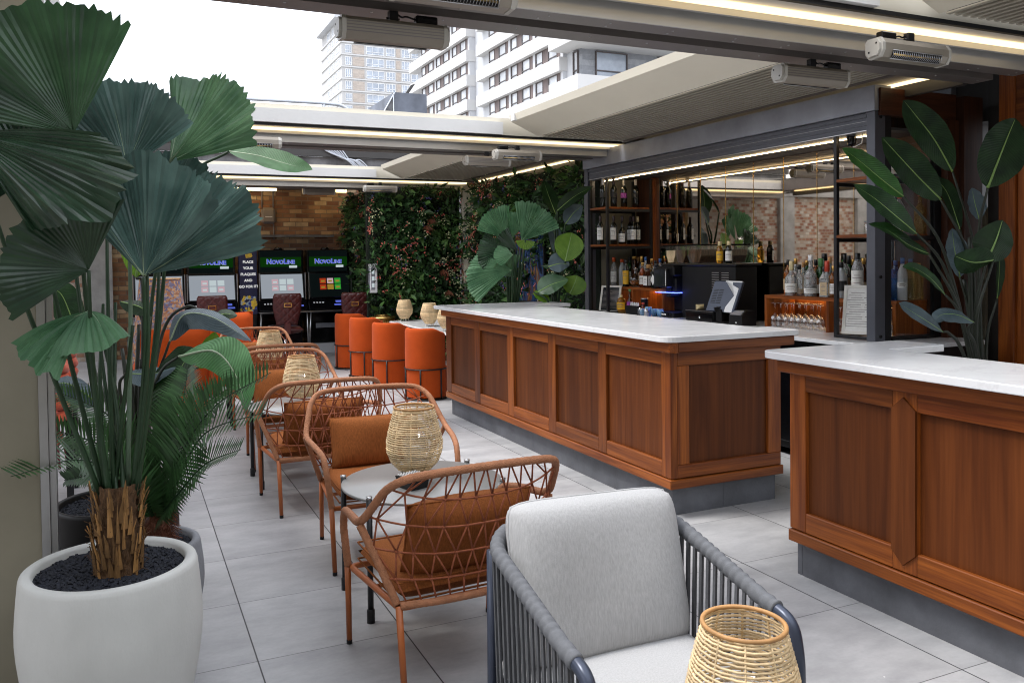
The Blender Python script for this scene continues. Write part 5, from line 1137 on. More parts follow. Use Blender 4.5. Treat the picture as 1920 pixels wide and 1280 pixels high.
# orange tub chairs and their white table
def tub(label,loc,rz,first={}):
    if 't' in first: return dup(first['t'],loc,rz,label,'orange tub chairs beside the bar end')
    t=thing('tub_chair',label,'chair',loc,rz,'orange tub chairs beside the bar end'); r0=.235
    def arc(rr,a): return (rr*math.cos(a),rr*math.sin(a))
    A0,A1=R(75),R(285)
    # upholstered shell: curved back open towards +x, slightly lower at the arms
    mb=MB()
    def top(a): k=abs((a-PI)/(A1-PI)); return .80-.05*ss((k-.55)/.45)
    def shell(u,v):
        a=A0+(A1-A0)*u; z1=top(a)
        seq=[(r0,.03),(r0+.002,.2),(r0+.004,.5),(r0+.002,z1-.045),(r0-.008,z1-.012),(r0-.03,z1),(r0-.055,z1-.012),(r0-.065,z1-.05),(r0-.065,.46)]
        q=v*(len(seq)-1); i=min(len(seq)-2,int(q)); rr=seq[i][0]+(seq[i+1][0]-seq[i][0])*(q-i); z=seq[i][1]+(seq[i+1][1]-seq[i][1])*(q-i)
        end=min(u,1-u)*8
        return (*arc(rr,a),z)
    mb.grid(shell,40,24,uv=False)
    for a in (R(140),R(220)): mb.tube([(*arc(r0+.002,a),.03+.018*k) for k in range(41)],.0022,4)
    for a,s in ((A0,1),(A1,-1)):
        c=arc(r0-.032,a); mb.tube([(c[0],c[1],.03),(c[0],c[1],top(a)-.034)],.032,10); mb.lathe([(.032,0),(.026,.02),(0,.032)],(c[0],c[1],top(a)-.034),10)
    mb.build('backrest','orange_velvet',t)
    mb=MB(); mb.lathe([(0,.03),(r0-.004,.03),(r0-.004,.36),(0,.36)],(0,0,0),30); mb.build('base','orange_velvet',t)
    mb=MB(); mb.lathe([(0,.361),(.16,.361),(.175,.38),(.178,.43),(.165,.455),(0,.462)],(.02,0,0),28); mb.build('seat','orange_velvet',t)
    mb=MB(); rr=r0+.012
    for z,rd in ((.345,.0075),(.012,.0085)): mb.tube([(*arc(rr,A0+(A1-A0)*k/36),z) for k in range(37)],rd,6)
    for a in (95,150,205,262): mb.tube([(*arc(rr,R(a)),.012),(*arc(rr,R(a)),.345)],.0085,6)
    mb.build('metal_frame','blackmetal',t)
    first['t']=t; return t
tub('orange tub chair next to the end of the long bar',(3.085,8.78,0),R(30)); tub('second orange tub chair from the long bar',(2.985,9.78,0),R(34)); tub('third orange tub chair from the long bar',(2.965,10.83,0),R(40)); tub('farthest orange tub chair, by the burgundy gaming seat',(2.985,11.75,0),R(46))
tt=thing('white_table','long white topped table behind the orange tub chairs','table',(3.72,10.2,0))
mb=MB(); mb.box(-.30,.42,-1.35,1.1,.665,.69,0,.006); mb.build('tabletop','quartz',tt)
for y in (-1.0,.8):
    mb=MB(); mb.box(-.22,.34,y-.03,y+.03,.0,.03,0,.004); mb.box(.03,.09,y-.03,y+.03,.031,.664,0,.004); mb.build('leg','blackmetal',tt)
def shade(label,loc,first={}):
    if 's' in first: return dup(first['s'],loc,R(40),label,'slim woven lanterns on the white table')
    t=thing('woven_lantern',label,'lantern',loc,0,'slim woven lanterns on the white table')
    pf=[(.055,.035),(.068,.05),(.108,.11),(.118,.16),(.105,.22),(.085,.285),(.078,.30)]; mb=MB()
    for i in range(42):
        z=.035+.265*i/41
        for (a,za),(b,zb) in zip(pf,pf[1:]):
            if za<=z<=zb+1e-6: q=a+(b-a)*(z-za)/(zb-za); break
        mb.tube([(q*math.cos(2*PI*k/24),q*math.sin(2*PI*k/24),z) for k in range(24)],.0032,4,closed=True)
    for k in range(12): a=2*PI*k/12; mb.tube([(q*math.cos(a),q*math.sin(a),z) for q,z in pf],.003,4)
    mb.build('basket','rattan',t)
    for a in (0,90,180,270): mb=MB(); mb.tube([(.05*math.cos(R(a)),.05*math.sin(R(a)),.04),(.06*math.cos(R(a)),.06*math.sin(R(a)),.002)],.005,5); mb.build('foot','whitefeet',t)
    mb=MB(); mb.lathe([(0,.04),(.03,.04),(.03,.13),(0,.132)],(0,0,0),12); mb.build('candle','candle',t)
    first['s']=t; return t
shade('woven lantern on the white table, above the second tub chair from the bar',(3.62,11.2,.6905)); shade('woven lantern on the white table, above the tub chair next to the bar',(3.62,10.15,.6905)); shade('woven lantern half hidden by the corner of the long bar',(3.56,9.35,.6905))
gd=thing('brass_side_table','ribbed brass topped side table behind the tub chairs','side table',(3.42,12.0-.35,0))
mb=MB()
for k in range(40): a=2*PI*k/40; mb.tube([(.19*math.cos(a),.19*math.sin(a),.02),(.17*math.cos(a),.17*math.sin(a),.70)],.008,4)
mb.lathe([(.165,.02),(.15,.70)],(0,0,0),24); mb.build('ribbed_base','brass',gd); mb=MB(); mb.lathe([(0,.71),(.19,.71),(.195,.72),(.19,.735),(.10,.74),(.09,.765),(0,.77)],(0,0,0),28); mb.build('top','gold',gd)

# orange lounge chairs, tall woven lamp and braided chairs behind the palms
def lounge(label,loc,rz,first={}):
    if 'l' in first: return dup(first['l'],loc,rz,label,'orange upholstered chairs behind the palms')
    t=thing('orange_armchair',label,'armchair',loc,rz,'orange upholstered chairs behind the palms')
    def pad(w,h,d,c,rot,nm):
        o=cushion(w,h,d,12,12,seed=int(h*100)).build(nm,'orange_velvet',t); o.data.transform(Matrix.Translation(c)@rot)
    pad(.62,.62,.17,(0,-.27,.64),Matrix.Rotation(R(10),4,'X'),'backrest'); pad(.58,.56,.18,(0,.03,.38),Matrix.Rotation(R(90),4,'X'),'seat')
    for s in (-1,1): pad(.60,.34,.11,(s*.31,-.0,.44),Matrix.Rotation(R(90),4,'Z'),'arm')
    mb=MB(); mb.box(-.29,.29,-.26,.28,.12,.30,0,.02); mb.build('base','orange_velvet',t)
    for x,y in ((-.26,-.24),(.26,-.24),(-.26,.26),(.26,.26)): mb=MB(); mb.tube([(x,y,0),(x,y,.13)],.015,6); mb.build('leg','blackmetal',t)
    first['l']=t; return t
lounge('orange upholstered chair behind the palm stems, in front of the tall woven lamp',(.40,8.55,0),R(2)); lounge('orange upholstered chair behind the farthest rope chair',(1.12,10.2,0),PI); 
lp=thing('woven_floor_lamp','tall floor lamp with a woven violet and orange tapered shade','lamp',(.36,10.3,0))
mb=MB(); mb.lathe([(.215,1.37),(.225,1.365),(.33,.50),(.36,.08),(.35,.06)],(0,0,0),36); mb.build('shade','woven_shade',lp); mb=MB(); mb.lathe([(0,0),(.30,0),(.30,.05),(0,.055)],(0,0,0),24); mb.build('base','blackmetal',lp)
mb=MB(); mb.tube([(.222*math.cos(2*PI*k/30),.222*math.sin(2*PI*k/30),1.372) for k in range(30)],.008,6,closed=True); mb.build('rim','rattan_rim',lp)
def braid(label,loc,rz,first={}):
    if 'b' in first: return dup(first['b'],loc,rz,label,'red braided chairs by the beige post')
    t=thing('braided_chair',label,'chair',loc,rz,'red braided chairs by the beige post')
    mb=MB()
    for i in range(5):
        z=.62+.075*i; mb.tube([(.27*math.cos(R(a)),.25*math.sin(R(a)),z+.012*math.sin(a*.12+i*2)) for a in range(180,361,9)],.034,8)
    mb.build('braided_back','red_braid',t); mb=MB(); mb.lathe([(0,.44),(.24,.44),(.26,.47),(.25,.51),(0,.52)],(0,.02,0),24); mb.build('seat','red_braid',t)
    for x,y in ((-.2,-.18),(.2,-.18),(-.2,.2),(.2,.2)): mb=MB(); mb.tube([(x*1.15,y*1.2,0),(x,y,.45)],[.010,.013],7); mb.build('leg','magenta_metal',t)
    mb=MB()
    for a in range(180,361,30): mb.tube([(.25*math.cos(R(a)),.23*math.sin(R(a)),.46),(.27*math.cos(R(a)),.25*math.sin(R(a)),.92)],.008,5)
    mb.build('back_frame','magenta_metal',t); first['b']=t; return t
braid('red braided chair with thin dark pink legs, nearer the beige post',(-.62,5.75,0),R(70)); braid('second red braided chair behind the beige post',(-.62,6.75,0),R(110))
dt=thing('dark_table','dark square table with black legs behind the palm pots','table',(-.05,6.1,0))
mb=MB(); mb.box(-.35,.35,-.35,.35,.70,.725,0,.004); mb.build('tabletop','table_top',dt)
for x,y in ((-.3,-.3),(.3,-.3),(-.3,.3),(.3,.3)): mb=MB(); mb.box(x-.02,x+.02,y-.02,y+.02,0,.699); mb.build('leg','blackmetal',dt)

# ================================================================ GAMING MACHINES
def slot(label,x0,x1,lit,first={}):
    w_=x1-x0; t=thing('gaming_machine',label,'gaming machine',(x0,13.9,0),0,'gaming machines along the brick wall')
    mb=MB(); mb.box(.02,w_-.02,.12,.55,.0,.70); mb.box(.0,w_,.06,.55,.93,1.75,0,.01); mb.build('cabinet','blackgloss',t)
    mb=MB(); mb.box(.02,w_-.02,.02,.119,.0,.16); mb.build('plinth','grey_render',t)
    mb=MB(); mb.box(.035,w_-.035,.05,.0595,1.385,1.735); mb.build('upper_screen','screen_dark',t)
    mb=MB(); n=10; mb.box(.036,w_-.036,.0475,.0495,1.47,1.63); mb.build('green_band','screen_green',t)
    text('logo_text','NovoLine',.112,'text_blue',facing_cam((w_/2,.046,1.555)),t,.002,.004,1.0); text('logo_outline','NovoLine',.112,'icon_pale',facing_cam((w_/2-.003,.0468,1.553)),t,.0005,.005,1.0)
    mb=MB(); mb.box(w_*.68,w_*.86,.0455,.047,1.45,1.49); mb.build('logo_plate','icon_pale',t)
    # sloping lower screen
    M_=Matrix.Translation((w_/2,-.03,1.15))@Matrix.Rotation(R(-14),4,'X'); hw=w_/2-.03
    mb=MB(); mb.box(-hw-.02,hw+.02,.006,.09,-.215,.215,0,.008); o=mb.build('lower_housing','blackgloss',t); o.data.transform(M_)
    mb=MB(); mb.box(-hw,hw,.0,.0055,-.20,.20); o=mb.build('lower_screen','screen_white' if lit else 'screen_dark',t); o.data.transform(M_)
    for i in range(3):
        for j in range(2):
            mb=MB(); mb.box(-.165+.125*i,-.06+.125*i,-.002,-.0005,-.075+.105*j,.015+.105*j)
            o=mb.build('game_icon',(('icon_pink','icon_pale','icon_pink'),('icon_pink','icon_pale','icon_pale'))[j][i] if lit else (('icon_red','icon_gold','icon_green'),('icon_red','icon_pink','icon_green'))[j][i],t); o.data.transform(M_)
            mb=MB(); mb.box(-.145+.125*i,-.08+.125*i,-.003,-.0021,-.05+.105*j,-.02+.105*j); o=mb.build('icon_mark','icon_pale' if lit else 'icon_gold',t); o.data.transform(M_)
    mb=MB(); mb.box(-.01,.0,-.10,.05,.92,1.37); mb.build('side_trim','steel',t); mb=MB(); mb.box(w_,w_+.01,-.10,.05,.92,1.37); mb.build('side_trim','steel',t)
    M_=Matrix.Translation((w_/2,-.12,.85))@Matrix.Rotation(R(-38),4,'X'); hw=w_/2+.02
    mb=MB(); mb.box(-hw,hw,.0,.12,-.12,.10,0,.01); o=mb.build('button_deck','blackgloss',t); o.data.transform(M_)
    mb=MB()
    for k in range(4): mb.box(-hw+.08+.05*k,-hw+.11+.05*k,-.003,-.0005,.0,.03)
    o=mb.build('button','whiteplastic',t); o.data.transform(M_)
    mb=MB(); mb.box(.05,hw-.06,-.003,-.0005,-.05,-.02); mb.box(.08,hw-.1,-.003,-.0005,.01,.05); o=mb.build('deck_display','deck_glow',t); o.data.transform(M_)
    mb=MB(); mb.box(-.03,w_+.03,-.26,-.02,.715,.735,0,.004); mb.build('deck_edge','steel',t)
    for x in (.0,w_): mb=MB(); mb.tube([(x,-.2,.715),(x+(.03 if x else -.03),-.16,.01)],.016,8); mb.build('leg','steel',t)
    mb=MB(); mb.box(w_*.2,w_*.8,.10,.1195,.42,.50); mb.box(w_*.3,w_*.34,.09,.0999,.43,.49); mb.build('belly_panel','steelgrey',t)
    mb=MB(); mb.lathe([(0,1.80),(.05,1.80),(.08,1.752),(0,1.752)],(w_/2,.3,0),14); mb.build('beacon','blackgloss',t)
    return t
slot('gaming machine with a pale lower screen, half hidden by the big palm leaf',.10,.84,True); slot('gaming machine with a pale lower screen, left of the dark blue sign',.885,1.635,True); slot('gaming machine with a pale lower screen, right of the dark blue sign',1.995,2.735,True); slot('gaming machine with dark lit screens and six game icons, next to the flowering wall',2.80,3.52,False)
sg=thing('casino_sign','tall dark blue sign reading PLACE YOUR PLAQUES AND GO FOR IT','sign',(1.68,13.86,.0))
mb=MB(); mb.box(.0,.285,.0,.10,.70,1.79,0,.006); mb.build('panel','navy',sg)
mb=MB(); mb.box(.02,.265,.02,.09,.0,.699); mb.build('stand','black',sg)
for s_,z in (('PLACE',1.555),('YOUR',1.455),('PLAQUES',1.355),('AND',1.255),('GO FOR IT!',1.155)): text('sign_text',s_,.058,'text_white',facing_cam((.1425,-.002,z)),sg,.0008,.0018)
mb=MB(); mb.prism([(.10,1.68),(.20,1.70),(.215,1.65),(.19,1.63),(.11,1.62)],'y',-.004,-.0005); mb.prism([(.10,1.70),(.205,1.73),(.205,1.715),(.1,1.685)],'y',-.004,-.0005); mb.build('chest_emblem','sign_gold',sg,fix=True)
rg=random.Random(8)
mb=MB()
for mi in (0,1,2):
    for k in range(26):
        x,z=rg.uniform(.02,.265),rg.uniform(.72,1.0)-.03*rg.random(); z=min(z,1.04-.35*abs(x-.14)); a=rg.uniform(.012,.032); n=rg.choice((4,5,6)); th=rg.uniform(0,3); y=-.0005-.0003*rg.randint(1,9)-(.003 if mi==0 else 0)
        mb.add([(min(.282,max(.003,x+a*math.cos(th+2*PI*i/n))),y,z+a*math.sin(th+2*PI*i/n)) for i in range(n)],[tuple(range(n))[::-1]],mi)
mb.build('printed_chips',['sign_gold','sign_blue','sign_pale'],sg)
def seat(label,loc,rz,first={}):
    if 's' in first: return dup(first['s'],loc,rz,label,'quilted burgundy seats at the gaming machines')
    t=thing('quilted_seat',label,'seat',loc,rz,'quilted burgundy seats at the gaming machines')
    # local: sitter faces +y, quilted back towards -y
    def outline(z): return .22-.055*ss((.85-z)/.30)
    def bk(sgn):
        def fn(u,v):
            z=.56+.50*v; w_=outline(z)*(1-.10*ss((v-.88)/.12)**2); x=(2*u-1)*w_
            e=max(0,(1-abs(2*u-1)**7)*(1-abs(2*v-1)**9))**.4
            a,b=(x+z)/.125,(x-z)/.125; q=min(abs(a-round(a)),abs(b-round(b))); q=1-math.exp(-(q/.12)**2)
            return (x,-.20-.10*(v)+.02*(2*u-1)**2+sgn*e*(.035+(.010*q if sgn<0 else 0)),z)
        return fn
    mb=MB(); mb.grid(bk(-1),44,44,uv=False); mb.grid(bk(1),12,12,uv=False); mb.build('quilted_back','burgundy',t)
    mb=MB(); mb.box(-.06,.06,-.318,-.30,.845,.915,0,.004); mb.build('handle_plate','gold',t); mb=MB(); mb.box(-.044,.044,-.3195,-.3183,.86,.90); mb.build('handle_recess','burgundy',t)
    o=cushion(.52,.46,.14,12,12,seed=2).build('seat_cushion','burgundy',t); o.data.transform(Matrix.Translation((0,.02,.48))@Matrix.Rotation(R(90),4,'X'))
    mb=MB(); mb.box(-.05,.05,-.27,-.20,.42,.60,0,.01); mb.build('back_bracket','burgundy',t)
    mb=MB(); mb.tube([(0,0,.03),(0,0,.42)],.03,10); mb.lathe([(0,0),(.23,0),(.23,.015),(.06,.04),(0,.04)],(0,0,0),28); mb.build('pedestal','chrome',t)
    mb=MB(); mb.tube([(-.2,-.17,.445),(.2,-.17,.445)],.008,6); mb.build('gold_trim','gold',t)
    first['s']=t; return t
seat('quilted burgundy seat in front of the machine right of the blue sign',(2.30,13.25,0),R(-2)); seat('quilted burgundy seat in front of the machine left of the blue sign',(1.20,13.2,0),R(-6)); seat('quilted burgundy seat by the flowering wall, behind the farthest tub chair',(3.38,13.0,0),R(-16))
bx=thing('junction_box','grey square box with two conduits on the brick wall','wall box',(2.27,14.6,2.36))
mb=MB(); mb.box(-.12,.12,-.09,-.001,-.15,.13,0,.04); mb.build('case','grey_box',bx); mb=MB(); mb.box(-.06,.06,-.0915,-.0902,-.035,-.025); mb.build('mark','whiteplastic',bx)
mb=MB(); mb.tube([(-.10,-.02,.13),(-.10,-.02,.6)],.014,6); mb.tube([(.09,-.02,.13),(.09,-.02,.6)],.014,6); mb.tube([(.09,-.02,-.15),(.09,-.02,-.42)],.014,6); mb.build('conduit','grey_box',bx)
ld=MB(); ld.box(-.4,3.4,14.50,14.598,1.98,2.02); tag(ld.build('wall_ledge','concrete_dark'),'narrow ledge across the brick wall above the gaming machines','ledge')

# ================================================================ PLANTS
def fan(parent,hub,tip,nrm,span,m='fan_leaf',n=20,pleat=.030,cup=.12,droop=0,fold=0,tooth=.013,wave=.0,shape=.0,seed=0,stalk=None,name='leaf'):
    """pleated fan leaf: hub, tip of the middle ray, face normal, opening angle in degrees"""
    hub=V(hub); ax=V(tip)-hub; Rr=ax.length; ax.normalize(); nr=V(nrm); nr=(nr-ax*nr.dot(ax)).normalized(); sd_=ax.cross(nr); rg=random.Random(seed+5)
    sp=R(span); K=2*n; NR=7; mb=MB(); vs=[];fs=[]; ph=rg.uniform(0,6)
    jit=[rg.uniform(.97,1.03) for _ in range(K+1)]
    for i in range(K+1):
        s_=2*i/K-1; th=s_*sp/2
        ri=Rr*(1-shape*abs(s_)**1.6)*jit[i]*(1+tooth if i%2 else 1-tooth)
        for j in range(NR+1):
            q=j/NR; r=ri*(.012+.988*q)
            p=hub+r*(math.cos(th)*ax+math.sin(th)*sd_)
            pl=pleat*(1 if i%2 else -1)*(q**.8)*Rr*.55*(1-.45*max(0,(q-.75)/.25))
            p=p+nr*(cup*Rr*(q*q)+pl+fold*abs(math.sin(th))*r+wave*Rr*q*math.sin(3.1*s_*PI/2*1.6+ph)+wave*.5*Rr*q*q*math.sin(7*s_+2*ph))
            p.z-=droop*Rr*q*q; p=p+nr*(.05*Rr*max(0,q-.7)*math.sin(11*s_+3*ph)/.3*.5)
            vs.append(p)
    for i in range(K):
        for j in range(NR): fs.append((i*(NR+1)+j,(i+1)*(NR+1)+j,(i+1)*(NR+1)+j+1,i*(NR+1)+j+1))
    for k in range(K): mb.add([],[],0); 
    o=0
    mb.v=[tuple(p) for p in vs]
    for idx,f in enumerate(fs): mb.f.append(list(f)); mb.m.append(0); mb.r.append(rg.random()*.02+((idx//NR)%4)*.12+.25); mb.sm.append(False)
    for i in range(6,K-3,18):
        mb.tube([vs[i*(NR+1)+j]+nr*(-.002) for j in range(NR)],[.0030*(1-.75*j/NR)+.0005 for j in range(NR)],4,1)
    lf=mb.build(name,[m,'midrib_pale' if m in('fan_leaf_blue','fan_leaf_bright','fan_leaf_mid') else 'stem'],parent)
    return lf
def stem(parent,pts,r0,r1,m='stem',n=7,k=8):
    c=bez(pts,k); L=len(c); mb=MB(); mb.tube(c,[r0+(r1-r0)*i/(L-1) for i in range(L)],n); return mb.build('stem',m,parent)
def paddle(parent,pts,nrm,W,m='paddle_leaf',fold=.35,ripple=.02,seed=0,rib='midrib',peak=.42,tipw=.0,name='leaf',nt=26):
    """banana-like leaf along a midrib curve (first point = base)"""
    c=bez(pts,10); L=len(c); nr0=V(nrm); rg=random.Random(seed+17); ph=[rg.uniform(0,6) for _ in range(4)]
    def at(t): q=t*(L-1); i=min(L-2,int(q)); return c[i].lerp(c[i+1],q-i),(c[min(L-1,i+1)]-c[i]).normalized()
    def width(t):
        a=(t/peak) if t<peak else 1-(t-peak)/(1-peak)
        base=math.sin(min(1,a)*PI/2)**(.62 if t<peak else .70)
        return W*max(.0,base)
    mb=MB()
    def fn(u,v):
        t=v; s_=2*u-1; p,tg=at(t); n_=(nr0-tg*nr0.dot(tg)).normalized(); sd_=tg.cross(n_); w_=width(t)
        rip=ripple*W*(math.sin(22*t+ph[0]+2*s_)+.6*math.sin(37*t+ph[1]))*abs(s_)**1.5
        return p+sd_*s_*w_*math.cos(fold)+n_*(abs(s_)*w_*math.sin(fold)+rip+.04*W*math.sin(5*t+ph[2])*s_)
    mb.grid(fn,10,nt)
    # veins run across the blade: u/v swapped so that the ribs follow the midrib direction
    for k in mb.uv: mb.uv[k]=[(b+.18*abs(2*a-1),a) for a,b in mb.uv[k]]
    mb.tube([at(i/18*.97)[0]-nr0*.001 for i in range(19)],[.0065*(1-.8*i/18)*max(.6,W/.10) for i in range(19)],5,1)
    return mb.build(name,[m,rib],parent)
def frond(parent,pts,nrm,Lf,n=46,m='pinnate',vee=.5,seed=0,w=.0052,sweep=.55):
    c=bez(pts,10); L=len(c); mb=MB(); rg=random.Random(seed+3); nr0=V(nrm)
    mb.tube(c,[.007*(1-.8*i/(L-1)) for i in range(L)],5,1)
    for k in range(n):
        t=.06+.94*k/n; q=t*(L-1); i=min(L-2,int(q)); p=c[i].lerp(c[i+1],q-i); tg=(c[i+1]-c[i]).normalized()
        n_=(nr0-tg*nr0.dot(tg)).normalized(); sd_=tg.cross(n_); ln=Lf*(.35+.65*math.sin(PI*min(1,.12+.88*t)**.8))*rg.uniform(.9,1.08)
        for s_ in (-1,1):
            d=(sd_*s_*math.cos(vee)+n_*math.sin(vee)+tg*sweep).normalized(); e=p+d*ln+V((0,0,-.04*ln)); mid=p+d*ln*.5; ww=tg*w*1.3
            mb.add([p-ww*.5,p+ww*.5,mid+ww,e,mid-ww],[(0,1,2,4),(4,2,3)],0)
    return mb.build('frond',[m,'stem'],parent)
def pot(t,r,h,m,soil_z,belly=1.06,base=.72,rim=.032):
    prof=[(0,0),(r*base,0),(r*(base+.06),.012)]
    for k in range(1,13): q=k/12; prof.append((r*(base+.06+(belly-base-.06)*math.sin(min(1,q*1.25)*PI/2)*1.0-(belly-1)*max(0,(q-.62)/.38)**1.5),.012+(h-.03)*q))
    prof+=[(r-.004,h-.006),(r-.012,h),(r-rim,h),(r-rim-.008,h-.008),(r-rim-.008,soil_z-.03)]
    mb=MB(); mb.lathe(prof,(0,0,0),56); mb.build('planter',m,t)
    rg=random.Random(int(r*1000)); mb=MB(); q=r-rim-.006; vs=[(0,0,soil_z)]; 
    def fn(u,v): rr=q*v; a=2*PI*u; return (rr*math.cos(a),rr*math.sin(a),soil_z+rg.uniform(-.004,.006)*(v<.97))
    mb.grid(fn,70,24,uv=False); 
    for k in range(1500):
        a=rg.uniform(0,2*PI); rr=(q-.01)*math.sqrt(rg.random()); s_=rg.uniform(.0018,.0048); mb.obox((rr*math.cos(a),rr*math.sin(a),soil_z+.004),(s_,s_*.3,0),(-s_*.3,s_,s_*.4),(0,-s_*.2,s_*.6))
    mb.build('soil','soil',t)
def local(o,p): return V(p)-V(o.location)

# ---- big fan palm in the white planter
P1=V((-.065,2.90,0)); fp_=thing('potted_fan_palm','big dark fan palm in a round white stone planter at the left front','plant',P1)
pot(fp_,.264,.60,'planter_white',.575)
Q=lambda x,y,d: px(x,y,d)-P1
rg=random.Random(4); mb=MB(); base=Q(222,1048,2.63); base.z=.57
def tr(u,v): a=2*PI*u; r=.066-.012*v+.004*math.sin(9*a+7*v*6)+.003*math.sin(23*a); return (base.x+r*math.cos(a)+.004*v,base.y+r*math.sin(a),.56+.30*v)
mb.grid(tr,40,24,uv=False); 
for k in range(240):   # loose fibres
    a=rg.uniform(0,2*PI); z=rg.uniform(.57,.84); p=V((base.x+.064*math.cos(a),base.y+.064*math.sin(a),z)); d=V((math.cos(a)*.3+rg.uniform(-.4,.4),math.sin(a)*.3+rg.uniform(-.4,.4),rg.uniform(-.3,1))).normalized(); mb.tube([p,p+d*rg.uniform(.02,.05)],.0009,3)
mb.build('trunk','trunk',fp_)
mb=MB()
for k in range(84):
    a=k*2.399+rg.uniform(-.2,.2); z0=.565+.25*((k*7)%84)/84; ln=rg.uniform(.05,.14); c_,s_=math.cos(a),math.sin(a); r0=.064; w_=rg.uniform(.004,.0095)
    out=[V((base.x+(r0+.004)*c_,base.y+(r0+.004)*s_,z0)),V((base.x+(r0+.010)*c_,base.y+(r0+.010)*s_,z0+ln*.55)),V((base.x+(r0+.014+rg.uniform(0,.02))*c_,base.y+(r0+.014+rg.uniform(0,.02))*s_,z0+ln))]
    sd_=V((-s_,c_,0)); vs=[]
    for i,(p,q) in enumerate(zip(out,(1.25,.7,.12))): vs+=[p-sd_*w_*q,p+V((c_,s_,0))*.004*q,p+sd_*w_*q,p-V((c_,s_,0))*.003]
    fs=[]
    for i in (0,1):
        for j in range(4): fs.append((i*4+j,i*4+(j+1)%4,(i+1)*4+(j+1)%4,(i+1)*4+j))
    mb.add(vs,fs+[(8,9,10,11)])
mb.build('leaf_base','stub',fp_)
cv=(-_f)           # towards the lens
def facing(x=0,y=0): return (-_f+_rt*x+_up*y)
heart=lambda dx,d: Q(222+dx,905,d)
# (hub px, tip px, depth hub, depth tip, span, normal tweak, material, stem offset)
fans=[((138,250),(6,26),2.45,2.38,112,(.25,-.1),'fan_leaf_green',-12,dict(n=30,cup=.10,wave=.05,pleat=.014,shape=.05)),
 ((237,313),(246,156),2.70,2.72,122,(.0,.25),'fan_leaf_blue',14,dict(n=30,cup=.14,fold=.10,shape=.06,wave=.08,pleat=.015)),
 ((318,304),(452,166),2.78,2.85,88,(-.35,.15),'fan_leaf_mid',26,dict(n=26,cup=.08,shape=.12,wave=.07,pleat=.015)),
 ((270,519),(292,302),2.58,2.66,94,(.05,.12),'fan_leaf_blue',20,dict(n=28,cup=.16,shape=.16,wave=.09,pleat=.016)),
 ((276,514),(478,380),2.62,2.72,54,(-.1,.3),'fan_leaf_blue',22,dict(n=22,cup=.12,shape=.08,wave=.08,pleat=.016)),
 ((300,400),(385,312),2.90,2.95,90,(-.2,.3),'fan_leaf_blue',24,dict(n=22,cup=.1,wave=.05,pleat=.016)),
 ((-60,250),(222,350),2.38,2.30,64,(.45,.35),'fan_leaf',-20,dict(n=22,cup=-.10,fold=-.12,shape=.36,wave=.05,pleat=.013)),
 ((166,507),(40,412),2.42,2.36,150,(.1,.15),'fan_leaf',-14,dict(n=30,cup=.10,wave=.05,droop=.03,pleat=.014,shape=-.05)),
 ((166,583),(112,616),2.50,2.36,160,(-.25,1.1),'fan_leaf_bright',-10,dict(n=17,cup=-.14,wave=.03,droop=.42,pleat=.045)),
 ((168,584),(52,640),2.50,2.34,56,(.2,.9),'fan_leaf_bright',-10,dict(n=14,cup=-.12,wave=.05,droop=.25,pleat=.03)),
 ((60,330),(-90,260),2.55,2.45,130,(.3,.2),'fan_leaf',-16,dict(n=26,cup=.1,wave=.05,pleat=.014)),
 ((120,330),(60,210),2.72,2.78,140,(.1,.2),'fan_leaf',-8,dict(n=26,cup=.1,wave=.05,pleat=.014)),
 ((200,400),(180,300),2.85,2.88,120,(.1,.2),'fan_leaf',-4,dict(n=22,cup=.1,wave=.05,pleat=.014))]
for i,(h,tp,dh,dt_,sp_,nt_,m_,dx,kw) in enumerate(fans):
    hub=Q(*h,dh); fan(fp_,hub,Q(*tp,dt_),facing(*nt_),sp_,m_,seed=i,**kw)
    b0=V((base.x+.0022*dx,base.y+.02*math.sin(i*2.1),.82)); mid=b0.lerp(hub,.55)+V((.0008*dx,-.02+.04*math.sin(i),.02))
    stem(fp_,[b0,mid,hub],.0085,.0052,'stem_light' if i==1 else 'stem')
for i in range(6):     # spare dark stalks standing close together
    a=V((base.x+rg.uniform(-.05,.05),base.y+rg.uniform(-.04,.04),.80)); b=Q(rg.uniform(150,285),rg.uniform(560,640),rg.uniform(2.55,2.95)); stem(fp_,[a,a.lerp(b,.5)+V((rg.uniform(-.015,.015),0,.01)),b],.0082,.0055,'stem')
# pale broad leaf behind it, reaching right over the roof
P4=V((.02,3.62,0))
# ---- cycad and paddle-leaved plant in the grey planter
P2=V((.035,3.55,0)); cy_=thing('potted_cycad','feathery cycad in a rounded grey planter behind the white one','plant',P2); pot(cy_,.222,.45,'planter_grey',.425,belly=1.07,base=.70,rim=.026)
Q2=lambda x,y,d: px(x,y,d)-P2
crown=Q2(292,985,3.32); crown.z=.50
mb=MB(); mb.lathe([(.05,.42),(.062,.46),(.05,.52),(.02,.55),(0,.555)],(crown.x,crown.y,0),16)
for k in range(420):
    a=rg.uniform(0,2*PI); z=rg.uniform(.43,.55); p=V((crown.x+.055*math.cos(a),crown.y+.055*math.sin(a),z)); d=V((math.cos(a)+rg.uniform(-.8,.8),math.sin(a)+rg.uniform(-.8,.8),rg.uniform(-.8,.6))).normalized(); q=p+d*rg.uniform(.02,.05); mb.tube([p,(p+q)/2+V((0,0,.012)),q],.0012,3)
mb.build('trunk','fern_brown',cy_)
